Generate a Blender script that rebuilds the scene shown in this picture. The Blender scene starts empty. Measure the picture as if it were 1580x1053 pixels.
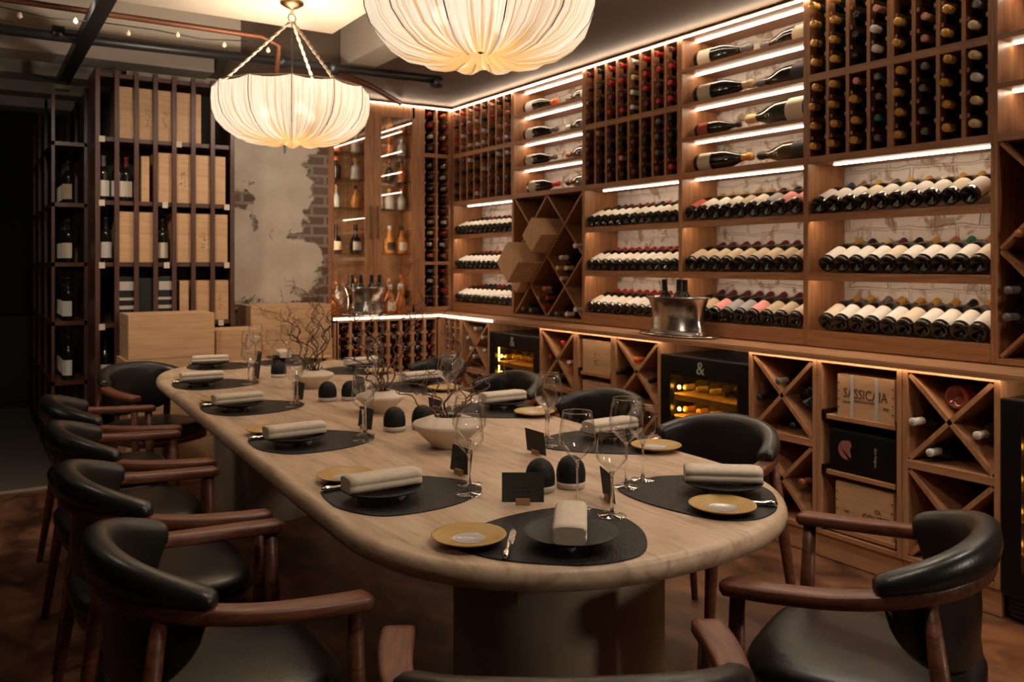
import bpy, math, random
from mathutils import Vector, Matrix

PI = math.pi
S = bpy.context.scene
C = S.collection

# ------------------------------------------------------------------ camera
H = 1.38
cd = bpy.data.cameras.new('camera'); cam = bpy.data.objects.new('camera', cd); C.objects.link(cam)
S.camera = cam
cam.location = (0, 0, H)
cam.rotation_euler = (PI/2, 0, -math.radians(32.87))
cd.sensor_width = 36; cd.lens = 1300*36/1580
cd.shift_y = -(526.5-406.3)/1580
cd.clip_start = .05
cd.dof.use_dof = True; cd.dof.focus_distance = 2.15; cd.dof.aperture_fstop = 6.3

# ------------------------------------------------------------------ view / world
S.view_settings.view_transform = 'Standard'; S.view_settings.look = 'None'
S.view_settings.gamma = 1; S.view_settings.use_curve_mapping = False
S.view_settings.exposure = 0.55
w = bpy.data.worlds.new('world'); S.world = w; w.use_nodes = True
w.node_tree.nodes['Background'].inputs[0].default_value = (1.0, .86, .72, 1)
w.node_tree.nodes['Background'].inputs[1].default_value = .06
S.cycles.max_bounces = 8; S.cycles.transparent_max_bounces = 16
S.cycles.sample_clamp_indirect = 3.0
S.cycles.use_denoising = True

LED_P = 19.0      # radiance of the shelf light strips
LEDC = (1.0, .81, .59)

# room lights: warm ceiling downlights, plus an uplight and a low spot added as fill
def ceiling_or_fill_spot(x, y, z, p, size=.12, ang=110, tgt=None, col=(1, .84, .68)):
    l = bpy.data.lights.new('downlight', 'SPOT'); l.energy = p; l.color = col
    l.shadow_soft_size = size; l.spot_size = math.radians(ang); l.spot_blend = .8
    o = bpy.data.objects.new('downlight', l); C.objects.link(o); o.location = (x, y, z)
    if tgt: o.rotation_euler = (Vector(tgt)-Vector((x, y, z))).to_track_quat('-Z', 'Y').to_euler()
    return o
DL = [(-2.85, 4.2, 1.95, 40, (.3, 5.6, 2.9)), (2.75, 0.5, 2.70, 30, (2.1, 1.2, .4)), (2.75, 2.0, 2.70, 24, (2.6, 1.8, 0)), (2.75, 3.6, 2.70, 18, (2.7, 3.6, 0)),  # first one is an added wall uplight, brightening the left ceiling
      (1.30, 0.8, 2.70, 30, (1.35, 1.7, .7)), (3.2, -1.9, 1.75, 50, (1.4, 1.9, .35)), (-.2, 3.2, 2.70, 10, (.6, 3.2, .6)), (.45, 4.6, 2.70, 60, (1.2, 5.9, .9)),  # second one is a low spot added to light the pedestal's right side
      (1.9, 4.95, 2.70, 30, (2.0, 6.4, 1.2)), (1.45, 3.43, 2.70, 16, (1.45, 3.43, .7))]
for x, y, z, p, t in DL: ceiling_or_fill_spot(x, y, z, p, tgt=t)

# ------------------------------------------------------------------ mesh builder
class MB:
    def __init__(s): s.v = []; s.f = []; s.s = []; s.m = []; s.mi = 0
    def add(s, vs, fs, smooth=False):
        n = len(s.v); s.v += [tuple(v) for v in vs]
        for f in fs: s.f.append(tuple(i+n for i in f)); s.s.append(smooth); s.m.append(s.mi)
    def box(s, x0, x1, y0, y1, z0, z1, M=None):
        if x0 > x1: x0, x1 = x1, x0
        if y0 > y1: y0, y1 = y1, y0
        vs = [(x0,y0,z0),(x1,y0,z0),(x1,y1,z0),(x0,y1,z0),(x0,y0,z1),(x1,y0,z1),(x1,y1,z1),(x0,y1,z1)]
        if M: vs = [M @ Vector(v) for v in vs]
        s.add(vs, [(0,3,2,1),(4,5,6,7),(0,1,5,4),(1,2,6,5),(2,3,7,6),(3,0,4,7)])
        return s
    def beam(s, p, q, wx, wy, up=(0, 1, 0)):
        p, q = Vector(p), Vector(q); z = (q-p); L = z.length; z.normalize()
        y = Vector(up); x = y.cross(z).normalized(); y = z.cross(x)
        M = Matrix((x, y, z)).transposed().to_4x4(); M.translation = p
        return s.box(-wx/2, wx/2, -wy/2, wy/2, 0, L, M)
    def rings(s, rings, closed_ends=(True, True), smooth=True, loop=True):
        n = len(rings[0]); vs = []; fs = []
        for r in rings: vs += r
        for i in range(len(rings)-1):
            for j in range(n if loop else n-1):
                k = (j+1) % n
                fs.append((i*n+j, i*n+k, (i+1)*n+k, (i+1)*n+j))
        s.add(vs, fs, smooth)
        b = len(s.v)-len(vs)
        if closed_ends[0]: s.f.append(tuple(b+j for j in reversed(range(n)))); s.s.append(False); s.m.append(s.mi)
        if closed_ends[1]: s.f.append(tuple(b+(len(rings)-1)*n+j for j in range(n))); s.s.append(False); s.m.append(s.mi)
        return s
    def lathe(s, prof, n=24, M=None, smooth=True, caps=(False, False)):
        rs = []
        for r, z in prof:
            ring = [Vector((r*math.cos(2*PI*j/n), r*math.sin(2*PI*j/n), z)) for j in range(n)]
            if M: ring = [M @ v for v in ring]
            rs.append(ring)
        return s.rings(rs, caps, smooth)
    def tube(s, pts, rad, n=8, caps=True):
        pts = [Vector(p) for p in pts]; m = len(pts)
        if not hasattr(rad, '__len__'): rad = [rad]*m
        rs = []; up = Vector((0, 0, 1)); prev = None
        for i, p in enumerate(pts):
            t = (pts[min(i+1, m-1)]-pts[max(i-1, 0)]).normalized()
            if prev is None:
                x = t.cross(up)
                if x.length < .01: x = t.cross(Vector((1, 0, 0)))
            else: x = prev - t*prev.dot(t)
            x.normalize(); prev = x; y = t.cross(x)
            rs.append([p+x*rad[i]*math.cos(2*PI*j/n)+y*rad[i]*math.sin(2*PI*j/n) for j in range(n)])
        return s.rings(rs, (caps, caps))
    def prism(s, poly, z0, z1, M=None, smooth=False):
        a = [Vector((x, y, z0)) for x, y in poly]; b = [Vector((x, y, z1)) for x, y in poly]
        if M: a = [M @ v for v in a]; b = [M @ v for v in b]
        return s.rings([a, b], (True, True), smooth)
    def mesh(s, name, mats):
        me = bpy.data.meshes.new(name); me.from_pydata(s.v, [], s.f)
        if not isinstance(mats, (list, tuple)): mats = [mats]
        for m in mats: me.materials.append(m)
        me.polygons.foreach_set('use_smooth', s.s); me.polygons.foreach_set('material_index', s.m)
        me.update(); return me
    def build(s, name, mat, parent=None, loc=None, rz=0, bevel=0):
        o = bpy.data.objects.new(name, s.mesh(name, mat)); C.objects.link(o)
        if parent: o.parent = parent
        if loc is not None: o.location = loc
        o.rotation_euler.z = rz
        if bevel:
            b = o.modifiers.new('bevel', 'BEVEL'); b.width = bevel; b.segments = 2; b.limit_method = 'ANGLE'; b.angle_limit = .6
        return o

def tag(o, label, cat, group=None, kind=None):
    o['label'] = label; o['category'] = cat
    if group: o['group'] = group
    if kind: o['kind'] = kind
    return o
def struct(o): o['kind'] = 'structure'; return o
def thing(name, label, cat, loc=(0,0,0), rz=0, group=None, M=None):
    o = bpy.data.objects.new(name, None); C.objects.link(o); o.empty_display_size = .05
    if M is not None: o.matrix_world = M
    else: o.location = loc; o.rotation_euler.z = rz
    return tag(o, label, cat, group)
def part(name, data, parent, mat=None, label=None, M=None):
    o = bpy.data.objects.new(name, data); C.objects.link(o); o.parent = parent
    if M is not None: o.matrix_local = M
    if mat is not None: o.material_slots[0].link = 'OBJECT'; o.material_slots[0].material = mat
    if label: o['label'] = label
    return o
def Rz(a): return Matrix.Rotation(a, 4, 'Z')
def T(x, y, z): return Matrix.Translation((x, y, z))
ORD = ['first','second','third','fourth','fifth','sixth','seventh','eighth','ninth','tenth','eleventh','twelfth','thirteenth']
NUM = ['one','two','three','four','five','six','seven','eight','nine','ten','eleven','twelve']

# ------------------------------------------------------------------ materials
def new_mat(name):
    m = bpy.data.materials.new(name); m.use_nodes = True
    return m, m.node_tree, m.node_tree.nodes['Principled BSDF']
def pm(name, col, rough=.5, metal=0, spec=.5, coat=0, coat_r=.1, trans=0, ior=1.45, sheen=0):
    m, nt, b = new_mat(name)
    b.inputs['Base Color'].default_value = (*col, 1); b.inputs['Roughness'].default_value = rough
    b.inputs['Metallic'].default_value = metal; b.inputs['Specular IOR Level'].default_value = spec
    b.inputs['Coat Weight'].default_value = coat; b.inputs['Coat Roughness'].default_value = coat_r
    b.inputs['Transmission Weight'].default_value = trans; b.inputs['IOR'].default_value = ior
    b.inputs['Sheen Weight'].default_value = sheen
    return m
def noise_mat(name, cols, scale=(1,1,1), nscale=5, detail=6, dist=0, rough=.5, bump=0, bscale=None, pos=None, spec=.5, coat=0, rrange=None, coords='Object', bdist=.01):
    m, nt, b = new_mat(name); L = nt.links
    tc = nt.nodes.new('ShaderNodeTexCoord'); mp = nt.nodes.new('ShaderNodeMapping'); mp.inputs['Scale'].default_value = scale
    L.new(tc.outputs[coords], mp.inputs[0])
    nz = nt.nodes.new('ShaderNodeTexNoise'); nz.inputs['Scale'].default_value = nscale; nz.inputs['Detail'].default_value = detail; nz.inputs['Distortion'].default_value = dist
    L.new(mp.outputs[0], nz.inputs['Vector'])
    cr = nt.nodes.new('ShaderNodeValToRGB'); L.new(nz.outputs[0], cr.inputs[0])
    e = cr.color_ramp.elements; pos = pos or [.3+.4*i/(len(cols)-1) for i in range(len(cols))]
    while len(e) < len(cols): e.new(.5)
    for i, c in enumerate(cols): e[i].position = pos[i]; e[i].color = (*c, 1)
    L.new(cr.outputs[0], b.inputs['Base Color'])
    b.inputs['Roughness'].default_value = rough; b.inputs['Specular IOR Level'].default_value = spec; b.inputs['Coat Weight'].default_value = coat
    if rrange:
        mr = nt.nodes.new('ShaderNodeMapRange'); mr.inputs['To Min'].default_value = rrange[0]; mr.inputs['To Max'].default_value = rrange[1]
        L.new(nz.outputs[0], mr.inputs[0]); L.new(mr.outputs[0], b.inputs['Roughness'])
    if bump:
        bp = nt.nodes.new('ShaderNodeBump'); bp.inputs['Strength'].default_value = bump; bp.inputs['Distance'].default_value = bdist
        src = nz
        if bscale:
            src = nt.nodes.new('ShaderNodeTexNoise'); src.inputs['Scale'].default_value = bscale; src.inputs['Detail'].default_value = 4
            L.new(mp.outputs[0], src.inputs['Vector'])
        L.new(src.outputs[0], bp.inputs['Height']); L.new(bp.outputs[0], b.inputs['Normal'])
    return m
def emis(name, col, st):
    m = bpy.data.materials.new(name); m.use_nodes = True; nt = m.node_tree; nt.nodes.clear()
    e = nt.nodes.new('ShaderNodeEmission'); o = nt.nodes.new('ShaderNodeOutputMaterial')
    e.inputs[0].default_value = (*col, 1); e.inputs[1].default_value = st; nt.links.new(e.outputs[0], o.inputs[0]); return m
def thin_glass(name, tint=(.97,.98,.97), refl=.55, f0=.03, rough=0.0, pw_=3.5):
    m = bpy.data.materials.new(name); m.use_nodes = True; nt = m.node_tree; nt.nodes.clear()
    t = nt.nodes.new('ShaderNodeBsdfTransparent'); t.inputs[0].default_value = (*tint, 1)
    g = nt.nodes.new('ShaderNodeBsdfGlossy'); g.inputs['Roughness'].default_value = rough
    lw = nt.nodes.new('ShaderNodeLayerWeight'); lw.inputs[0].default_value = .5
    pw = nt.nodes.new('ShaderNodeMath'); pw.operation = 'POWER'; pw.inputs[1].default_value = pw_
    mr = nt.nodes.new('ShaderNodeMapRange'); mr.inputs['To Min'].default_value = f0; mr.inputs['To Max'].default_value = refl
    mx = nt.nodes.new('ShaderNodeMixShader'); o = nt.nodes.new('ShaderNodeOutputMaterial'); L = nt.links
    L.new(lw.outputs['Facing'], pw.inputs[0]); L.new(pw.outputs[0], mr.inputs[0]); L.new(mr.outputs[0], mx.inputs[0])
    L.new(t.outputs[0], mx.inputs[1]); L.new(g.outputs[0], mx.inputs[2]); L.new(mx.outputs[0], o.inputs[0]); return m

def wood(name, a, b_, ax, rough=.42, k=1, coat=.0):
    sc = {'x': (1.2, 14, 14), 'y': (14, 1.2, 14), 'z': (14, 14, 1.2)}[ax]
    mid = tuple((p+q)/2*1.02 for p, q in zip(a, b_))
    return noise_mat(name, [a, mid, b_], scale=sc, nscale=3.2*k, detail=8, dist=.5, rough=rough, bump=.12, pos=[.3, .5, .7], coat=coat)
OA, OB = (.42, .195, .085), (.24, .098, .040)
oak = {a: wood('walnut_board_'+a, OA, OB, a) for a in 'xyz'}  # shaded copy: dimness of the rack fronts put into the wood colour
BA, BB = (.55, .29, .145), (.37, .175, .08)
lit_oak = {a: wood('oak_board_'+a, BA, BB, a) for a in 'xyz'}  # lit copy of the same wood, strip light put into its colour
dwood = {a: wood('dark_red_wood_'+a, (.105, .040, .024), (.055, .020, .013), a, rough=.35) for a in 'xyz'}
shade_back = pm('dark_cavity_board', (.030, .019, .013), .7)  # near-black stands in for the shade inside bins and cabinets
rack_in = wood('dim_walnut', (.22, .11, .055), (.13, .06, .028), 'z')
cratem = {a: wood('pine_crate_'+a, (.66, .41, .22), (.52, .30, .15), a, rough=.6) for a in 'xyz'}
ink = pm('brown_stencil_ink', (.10, .045, .03), .7)
chairw = wood('chair_walnut', (.21,.070,.034), (.085,.028,.014), 'x', rough=.42, k=1.6, coat=.06)
leather = noise_mat('black_leather', [(.010,.009,.008), (.017,.015,.013)], nscale=9, rough=.36, bump=.35, bscale=160, rrange=(.27, .42), bdist=.0012, spec=.6)
tablem = None
def table_material():
    m, nt, b = new_mat('pale_veined_table'); L = nt.links
    tc = nt.nodes.new('ShaderNodeTexCoord'); mp = nt.nodes.new('ShaderNodeMapping'); mp.inputs['Scale'].default_value = (7, 1.1, 7)
    mp.inputs['Rotation'].default_value = (0, 0, .35)
    L.new(tc.outputs['Object'], mp.inputs[0])
    n1 = nt.nodes.new('ShaderNodeTexNoise'); n1.inputs['Scale'].default_value = 2.2; n1.inputs['Detail'].default_value = 10; n1.inputs['Distortion'].default_value = .9
    n1.inputs['Roughness'].default_value = .62
    L.new(mp.outputs[0], n1.inputs['Vector'])
    cr = nt.nodes.new('ShaderNodeValToRGB'); e = cr.color_ramp.elements
    for p, c in ((.5, (.52,.40,.28)), ): e.new(p)
    data = [(.34, (.37,.245,.155)), (.48, (.53,.375,.25)), (.66, (.63,.475,.335))]
    for el, (p, c) in zip(e, data): el.position = p; el.color = (*c, 1)
    L.new(n1.outputs[0], cr.inputs[0])
    n2 = nt.nodes.new('ShaderNodeTexNoise'); n2.inputs['Scale'].default_value = 7; n2.inputs['Detail'].default_value = 5; L.new(mp.outputs[0], n2.inputs['Vector'])
    c2 = nt.nodes.new('ShaderNodeValToRGB'); c2.color_ramp.elements[0].position = .30; c2.color_ramp.elements[0].color = (.62,.55,.5,1)
    c2.color_ramp.elements[1].position = .42; c2.color_ramp.elements[1].color = (1,1,1,1); L.new(n2.outputs[0], c2.inputs[0])
    mx = nt.nodes.new('ShaderNodeMix'); mx.data_type = 'RGBA'; mx.blend_type = 'MULTIPLY'; mx.inputs[0].default_value = .6
    L.new(cr.outputs[0], mx.inputs[6]); L.new(c2.outputs[0], mx.inputs[7]); L.new(mx.outputs[2], b.inputs['Base Color'])
    b.inputs['Roughness'].default_value = .42
    bp = nt.nodes.new('ShaderNodeBump'); bp.inputs['Strength'].default_value = .12; bp.inputs['Distance'].default_value = .004
    L.new(n2.outputs[0], bp.inputs['Height']); L.new(bp.outputs[0], b.inputs['Normal'])
    return m
tablem = table_material()
plaster_ped = noise_mat('pedestal_plaster', [(.36,.27,.19), (.50,.40,.29), (.56,.46,.35)], nscale=3, detail=8, dist=.6, rough=.6, bump=.15)
floorm = noise_mat('mottled_brown_floor', [(.040,.015,.008), (.115,.045,.022), (.23,.105,.052)], scale=(3.0, 1.6, 1), nscale=1.8, detail=9, dist=1.0, rough=.42, bump=.15, pos=[.34,.5,.68], rrange=(.35,.6))
concfl = noise_mat('smooth_dark_concrete', [(.085,.068,.052), (.12,.10,.08)], nscale=1.5, rough=.38)
darkwall = noise_mat('dark_painted_wall', [(.020,.020,.018), (.032,.030,.027)], nscale=3, rough=.8)  # near-black in place of the darkness in the left of the room
roomwall = noise_mat('room_plaster', [(.16,.12,.09), (.20,.16,.12)], nscale=2, rough=.85)
ceil_pale = noise_mat('pale_painted_concrete', [(.40,.335,.265), (.48,.41,.33)], nscale=1.2, detail=8, rough=.8, bump=.15)
ceil_brown = noise_mat('brown_painted_ceiling', [(.075,.048,.031), (.135,.092,.062)], scale=(1,3,1), nscale=1.2, rough=.6, bump=.1, rrange=(.4,.7))
black_metal = pm('black_metal', (.012,.012,.012), .4)
blackm = pm('black_plastic', (.008,.008,.008), .3)
copper = pm('copper_pipe', (.17,.065,.035), .55, metal=.6)
steel = noise_mat('hammered_steel', [(.55,.51,.45), (.72,.68,.62)], nscale=4, rough=.2, bump=.25, bscale=14, rrange=(.12,.3)); steel.node_tree.nodes['Principled BSDF'].inputs['Metallic'].default_value = 1
silver = pm('silver', (.85,.82,.78), .15, metal=1)
brass = pm('antique_brass', (.20,.13,.06), .35, metal=1)
linen = noise_mat('cream_linen', [(.62,.52,.41), (.70,.60,.48)], nscale=60, rough=.9, bump=.3, bdist=.0008)
matm = noise_mat('black_pebbled_placemat', [(.006,.006,.006), (.016,.015,.013)], nscale=260, detail=2, rough=.40, bump=1.0, bdist=.004, spec=.3)
def rings_mat(name, c1, c2, rough, sc=60, bump=.3):
    m, nt, b = new_mat(name); L = nt.links
    tc = nt.nodes.new('ShaderNodeTexCoord'); wv = nt.nodes.new('ShaderNodeTexWave'); wv.wave_type = 'RINGS'; wv.rings_direction = 'Z'
    wv.inputs['Scale'].default_value = sc; wv.inputs['Distortion'].default_value = .4; L.new(tc.outputs['Object'], wv.inputs['Vector'])
    cr = nt.nodes.new('ShaderNodeValToRGB'); cr.color_ramp.elements[0].color = (*c1, 1); cr.color_ramp.elements[1].color = (*c2, 1)
    L.new(wv.outputs[0], cr.inputs[0]); L.new(cr.outputs[0], b.inputs['Base Color']); b.inputs['Roughness'].default_value = rough; b.inputs['Specular IOR Level'].default_value = .3
    bp = nt.nodes.new('ShaderNodeBump'); bp.inputs['Strength'].default_value = bump; bp.inputs['Distance'].default_value = .0015
    L.new(wv.outputs[0], bp.inputs['Height']); L.new(bp.outputs[0], b.inputs['Normal']); return m
platem = rings_mat('black_matte_stoneware', (.008,.0075,.007), (.016,.0145,.013), .45)
goldm = rings_mat('gold_glazed_rim', (.40,.24,.065), (.54,.34,.11), .33, 55, .15)
whitem = pm('pale_ceramic', (.62,.55,.47), .4)
grey_cer = pm('grey_white_glaze', (.55,.52,.50), .12, coat=.5)
vasem = noise_mat('cream_stoneware', [(.62,.50,.385), (.70,.585,.465)], nscale=8, rough=.5)
domem = noise_mat('black_turned_wood', [(.005,.0045,.0045), (.010,.009,.008)], scale=(1,1,14), nscale=8, rough=.6, bump=.2, spec=.3)
cardm = pm('dark_olive_card', (.045,.041,.030), .8)
cardtxt = pm('card_ink', (.012,.011,.009), .6)
blockm = wood('small_oak_block', (.42,.24,.12), (.3,.16,.08), 'x', rough=.5)
twigm = noise_mat('brown_twig', [(.065,.030,.018), (.14,.070,.042)], nscale=30, rough=.65, bump=.3)
glassm = pm('clear_crystal', (1,1,1), 0.0, trans=1, ior=1.45)
bowlm = thin_glass('wine_glass_crystal', tint=(.985,.985,.98), refl=1.0, f0=.05, pw_=2.6)
footm = thin_glass('wine_glass_foot_crystal', refl=.9, f0=.22, pw_=2.0)
panem = thin_glass('cabinet_glass_pane', tint=(.90,.88,.85), refl=.8, f0=.13)
fpane = thin_glass('smoked_fridge_glass', tint=(.75,.72,.66), refl=.8, f0=.06)
gshelf = thin_glass('glass_shelf_sheet', tint=(.85,.88,.85), refl=.7, f0=.10)
bottle_dark = pm('dark_bottle_glass', (.010,.009,.006), .09, spec=.6, coat=.3)
bottle_green = pm('green_bottle_glass', (.012,.030,.012), .08, spec=.6, coat=.3)
bottle_olive = pm('olive_bottle_glass', (.055,.042,.010), .08, spec=.6, coat=.3)
foil = {n: pm('foil_'+n, c, r, metal=mt) for n, c, r, mt in (
    ('gold', (.62,.34,.075), .34, .35), ('red', (.42,.028,.018), .35, .15), ('black', (.012,.011,.011), .35, .0), ('white', (.62,.58,.52), .4, .0),
    ('orange', (.75,.16,.035), .4, .1), ('pink', (.55,.26,.20), .4, .1), ('blue', (.03,.07,.22), .4, .2), ('green', (.03,.16,.10), .4, .2),
    ('copper', (.42,.16,.08), .35, .4), ('grey', (.16,.15,.15), .35, .3), ('cream', (.60,.44,.24), .4, .1), ('wine', (.13,.02,.03), .4, .1))}
lab = {n: pm('paper_label_'+n, c, .75) for n, c in (('white', (.70,.66,.60)), ('cream', (.66,.57,.43)), ('grey', (.30,.29,.29)), ('pink', (.72,.28,.26)),
       ('tan', (.46,.36,.24)), ('black', (.03,.03,.03)), ('red', (.40,.07,.04)), ('gold', (.50,.34,.12)))}
ledm = emis('warm_led', LEDC, LED_P)
amber = emis('amber_led', (1.0, .50, .055), 42)
cog = pm('cognac_glass', (.42,.11,.018), .06, coat=.5)
whisky = pm('whisky_glass', (.55,.24,.05), .06, coat=.5)
clearb = pm('clear_bottle_glass', (.42,.42,.40), .06, coat=.5)

def brick_mat(name, base, patch, amt=.55, scale=1.0, mortar=(.50,.44,.38)):
    m, nt, b = new_mat(name); L = nt.links
    tc = nt.nodes.new('ShaderNodeTexCoord'); sp = nt.nodes.new('ShaderNodeSeparateXYZ'); cb = nt.nodes.new('ShaderNodeCombineXYZ')
    ad = nt.nodes.new('ShaderNodeMath'); ad.operation = 'ADD'
    L.new(tc.outputs['Object'], sp.inputs[0]); L.new(sp.outputs[0], ad.inputs[0]); L.new(sp.outputs[1], ad.inputs[1])
    L.new(ad.outputs[0], cb.inputs[0]); L.new(sp.outputs[2], cb.inputs[1])
    br = nt.nodes.new('ShaderNodeTexBrick'); br.inputs['Scale'].default_value = scale; br.inputs['Brick Width'].default_value = .23; br.inputs['Row Height'].default_value = .075
    br.inputs['Mortar Size'].default_value = .010; br.inputs['Mortar Smooth'].default_value = .6
    br.inputs['Color1'].default_value = (*base, 1); br.inputs['Color2'].default_value = (*[c*.86 for c in base], 1); br.inputs['Mortar'].default_value = (*mortar, 1)
    nd = nt.nodes.new('ShaderNodeTexNoise'); nd.inputs['Scale'].default_value = 7; L.new(tc.outputs['Object'], nd.inputs['Vector'])
    ms = nt.nodes.new('ShaderNodeVectorMath'); ms.operation = 'SCALE'; ms.inputs['Scale'].default_value = .05; L.new(nd.outputs['Color'], ms.inputs[0])
    av = nt.nodes.new('ShaderNodeVectorMath'); av.operation = 'ADD'; L.new(cb.outputs[0], av.inputs[0]); L.new(ms.outputs[0], av.inputs[1]); L.new(av.outputs[0], br.inputs['Vector'])
    nz = nt.nodes.new('ShaderNodeTexNoise'); nz.inputs['Scale'].default_value = 9; nz.inputs['Detail'].default_value = 9; nz.inputs['Roughness'].default_value = .65; nz.inputs['Distortion'].default_value = .4
    L.new(tc.outputs['Object'], nz.inputs['Vector'])
    cr = nt.nodes.new('ShaderNodeValToRGB'); cr.color_ramp.elements[0].position = amt; cr.color_ramp.elements[1].position = amt+.07
    cr.color_ramp.elements[0].color = (0,0,0,1); L.new(nz.outputs[0], cr.inputs[0])
    mx = nt.nodes.new('ShaderNodeMix'); mx.data_type = 'RGBA'; L.new(cr.outputs[0], mx.inputs[0]); L.new(br.outputs[0], mx.inputs[6]); mx.inputs[7].default_value = (*patch, 1)
    L.new(mx.outputs[2], b.inputs['Base Color']); b.inputs['Roughness'].default_value = .85
    sm = nt.nodes.new('ShaderNodeMath'); sm.operation = 'MULTIPLY_ADD'; sm.inputs[1].default_value = -1.0; L.new(br.outputs['Fac'], sm.inputs[0])
    n2 = nt.nodes.new('ShaderNodeTexNoise'); n2.inputs['Scale'].default_value = 22; n2.inputs['Detail'].default_value = 6; L.new(tc.outputs['Object'], n2.inputs['Vector']); L.new(n2.outputs[0], sm.inputs[2])
    bp = nt.nodes.new('ShaderNodeBump'); bp.inputs['Strength'].default_value = .9; bp.inputs['Distance'].default_value = .012
    L.new(sm.outputs[0], bp.inputs['Height']); L.new(bp.outputs[0], b.inputs['Normal']); return m
whitebrick = brick_mat('whitewashed_brick', (.66,.59,.53), (.34,.25,.18), .535, mortar=(.60,.53,.47))
def plaster_wall_mat():
    m, nt, b = new_mat('crumbling_plaster'); L = nt.links
    tc = nt.nodes.new('ShaderNodeTexCoord')
    nz = nt.nodes.new('ShaderNodeTexNoise'); nz.inputs['Scale'].default_value = 2.6; nz.inputs['Detail'].default_value = 9; nz.inputs['Roughness'].default_value = .62; nz.inputs['Distortion'].default_value = .3
    L.new(tc.outputs['Object'], nz.inputs['Vector'])
    sp = nt.nodes.new('ShaderNodeSeparateXYZ'); L.new(tc.outputs['Object'], sp.inputs[0])
    mr = nt.nodes.new('ShaderNodeMapRange'); mr.inputs[1].default_value = 2.20; mr.inputs[2].default_value = 2.42; mr.inputs['To Min'].default_value = 0; mr.inputs['To Max'].default_value = .24
    L.new(sp.outputs[0], mr.inputs[0])
    ad = nt.nodes.new('ShaderNodeMath'); ad.operation = 'ADD'; L.new(nz.outputs[0], ad.inputs[0]); L.new(mr.outputs[0], ad.inputs[1])
    cr = nt.nodes.new('ShaderNodeValToRGB'); cr.color_ramp.elements[0].position = .588; cr.color_ramp.elements[1].position = .62; L.new(ad.outputs[0], cr.inputs[0])
    n2 = nt.nodes.new('ShaderNodeTexNoise'); n2.inputs['Scale'].default_value = 5; n2.inputs['Detail'].default_value = 6; L.new(tc.outputs['Object'], n2.inputs['Vector'])
    c2 = nt.nodes.new('ShaderNodeValToRGB'); c2.color_ramp.elements[0].color = (.46,.38,.29,1); c2.color_ramp.elements[1].color = (.60,.52,.42,1)
    c2.color_ramp.elements[0].position = .3; c2.color_ramp.elements[1].position = .7; L.new(n2.outputs[0], c2.inputs[0])
    cb = nt.nodes.new('ShaderNodeCombineXYZ'); L.new(sp.outputs[0], cb.inputs[0]); L.new(sp.outputs[2], cb.inputs[1])
    br = nt.nodes.new('ShaderNodeTexBrick'); br.inputs['Scale'].default_value = 1; br.inputs['Brick Width'].default_value = .22; br.inputs['Row Height'].default_value = .08; br.inputs['Mortar Size'].default_value = .012
    br.inputs['Color1'].default_value = (.12,.065,.042,1); br.inputs['Color2'].default_value = (.17,.11,.08,1); br.inputs['Mortar'].default_value = (.26,.21,.16,1)
    L.new(cb.outputs[0], br.inputs['Vector'])
    mx = nt.nodes.new('ShaderNodeMix'); mx.data_type = 'RGBA'; L.new(cr.outputs[0], mx.inputs[0]); L.new(c2.outputs[0], mx.inputs[6]); L.new(br.outputs[0], mx.inputs[7])
    L.new(mx.outputs[2], b.inputs['Base Color']); b.inputs['Roughness'].default_value = .85
    iv = nt.nodes.new('ShaderNodeMath'); iv.operation = 'MULTIPLY_ADD'; iv.inputs[1].default_value = -1; L.new(cr.outputs[0], iv.inputs[0]); L.new(n2.outputs[0], iv.inputs[2])
    bp = nt.nodes.new('ShaderNodeBump'); bp.inputs['Strength'].default_value = .7; bp.inputs['Distance'].default_value = .02; L.new(iv.outputs[0], bp.inputs['Height']); L.new(bp.outputs[0], b.inputs['Normal'])
    return m
plasterm = plaster_wall_mat()

def text_mesh(txt, size, mat, ext=.0006, sx=1.0):
    cu = bpy.data.curves.new('t', 'FONT'); cu.body = txt; cu.size = size; cu.align_x = 'CENTER'; cu.align_y = 'CENTER'; cu.extrude = ext; cu.resolution_u = 3
    o = bpy.data.objects.new('t', cu); C.objects.link(o)
    dg = bpy.context.evaluated_depsgraph_get(); me = bpy.data.meshes.new_from_object(o.evaluated_get(dg))
    bpy.data.objects.remove(o); me.materials.clear(); me.materials.append(mat)
    me.transform(Matrix.Diagonal((sx, 1, 1, 1))); return me
FRONT = Matrix(((1,0,0,0),(0,0,-1,0),(0,1,0,0),(0,0,0,1)))     # text lying in XY -> facing -Y (local front)

# ================================================================== SETTING
PU, PB = 3.59, 3.36      # front planes of upper racks and base cabinets
YU, YB = 6.534, 6.29
WX, WY = 3.89, 6.85      # wall planes behind
ZC = .956
ZT = 2.74
fl = struct(MB().box(-3.0, 4.0, -2.2, 5.89, -.06, 0).build('floor', floorm))
struct(MB().box(-3.0, 4.0, 5.92, 11, -.06, 0).build('floor', concfl))
struct(MB().box(-3.0, 4.0, 5.86, 5.92, -.06, .006).build('trim_1', pm('floor_edging', (.30,.24,.17), .5)))
struct(MB().box(WX, WX+.12, -2.2, WY+.12, 0, 3.2).build('wall_right', whitebrick))
struct(MB().box(2.449, WX, WY, WY+.12, 0, 3.2).build('wall_back', whitebrick))
struct(MB().box(.95, 2.445, 6.52, WY+.12, 0, 3.2).build('wall_back', plasterm))
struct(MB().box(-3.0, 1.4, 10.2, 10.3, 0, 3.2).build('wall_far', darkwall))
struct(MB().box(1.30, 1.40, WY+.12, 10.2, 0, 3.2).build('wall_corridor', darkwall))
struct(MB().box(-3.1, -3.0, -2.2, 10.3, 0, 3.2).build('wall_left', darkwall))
struct(MB().box(-3.0, 4.0, -2.3, -2.2, 0, 3.2).build('wall_front', roomwall))
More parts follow.
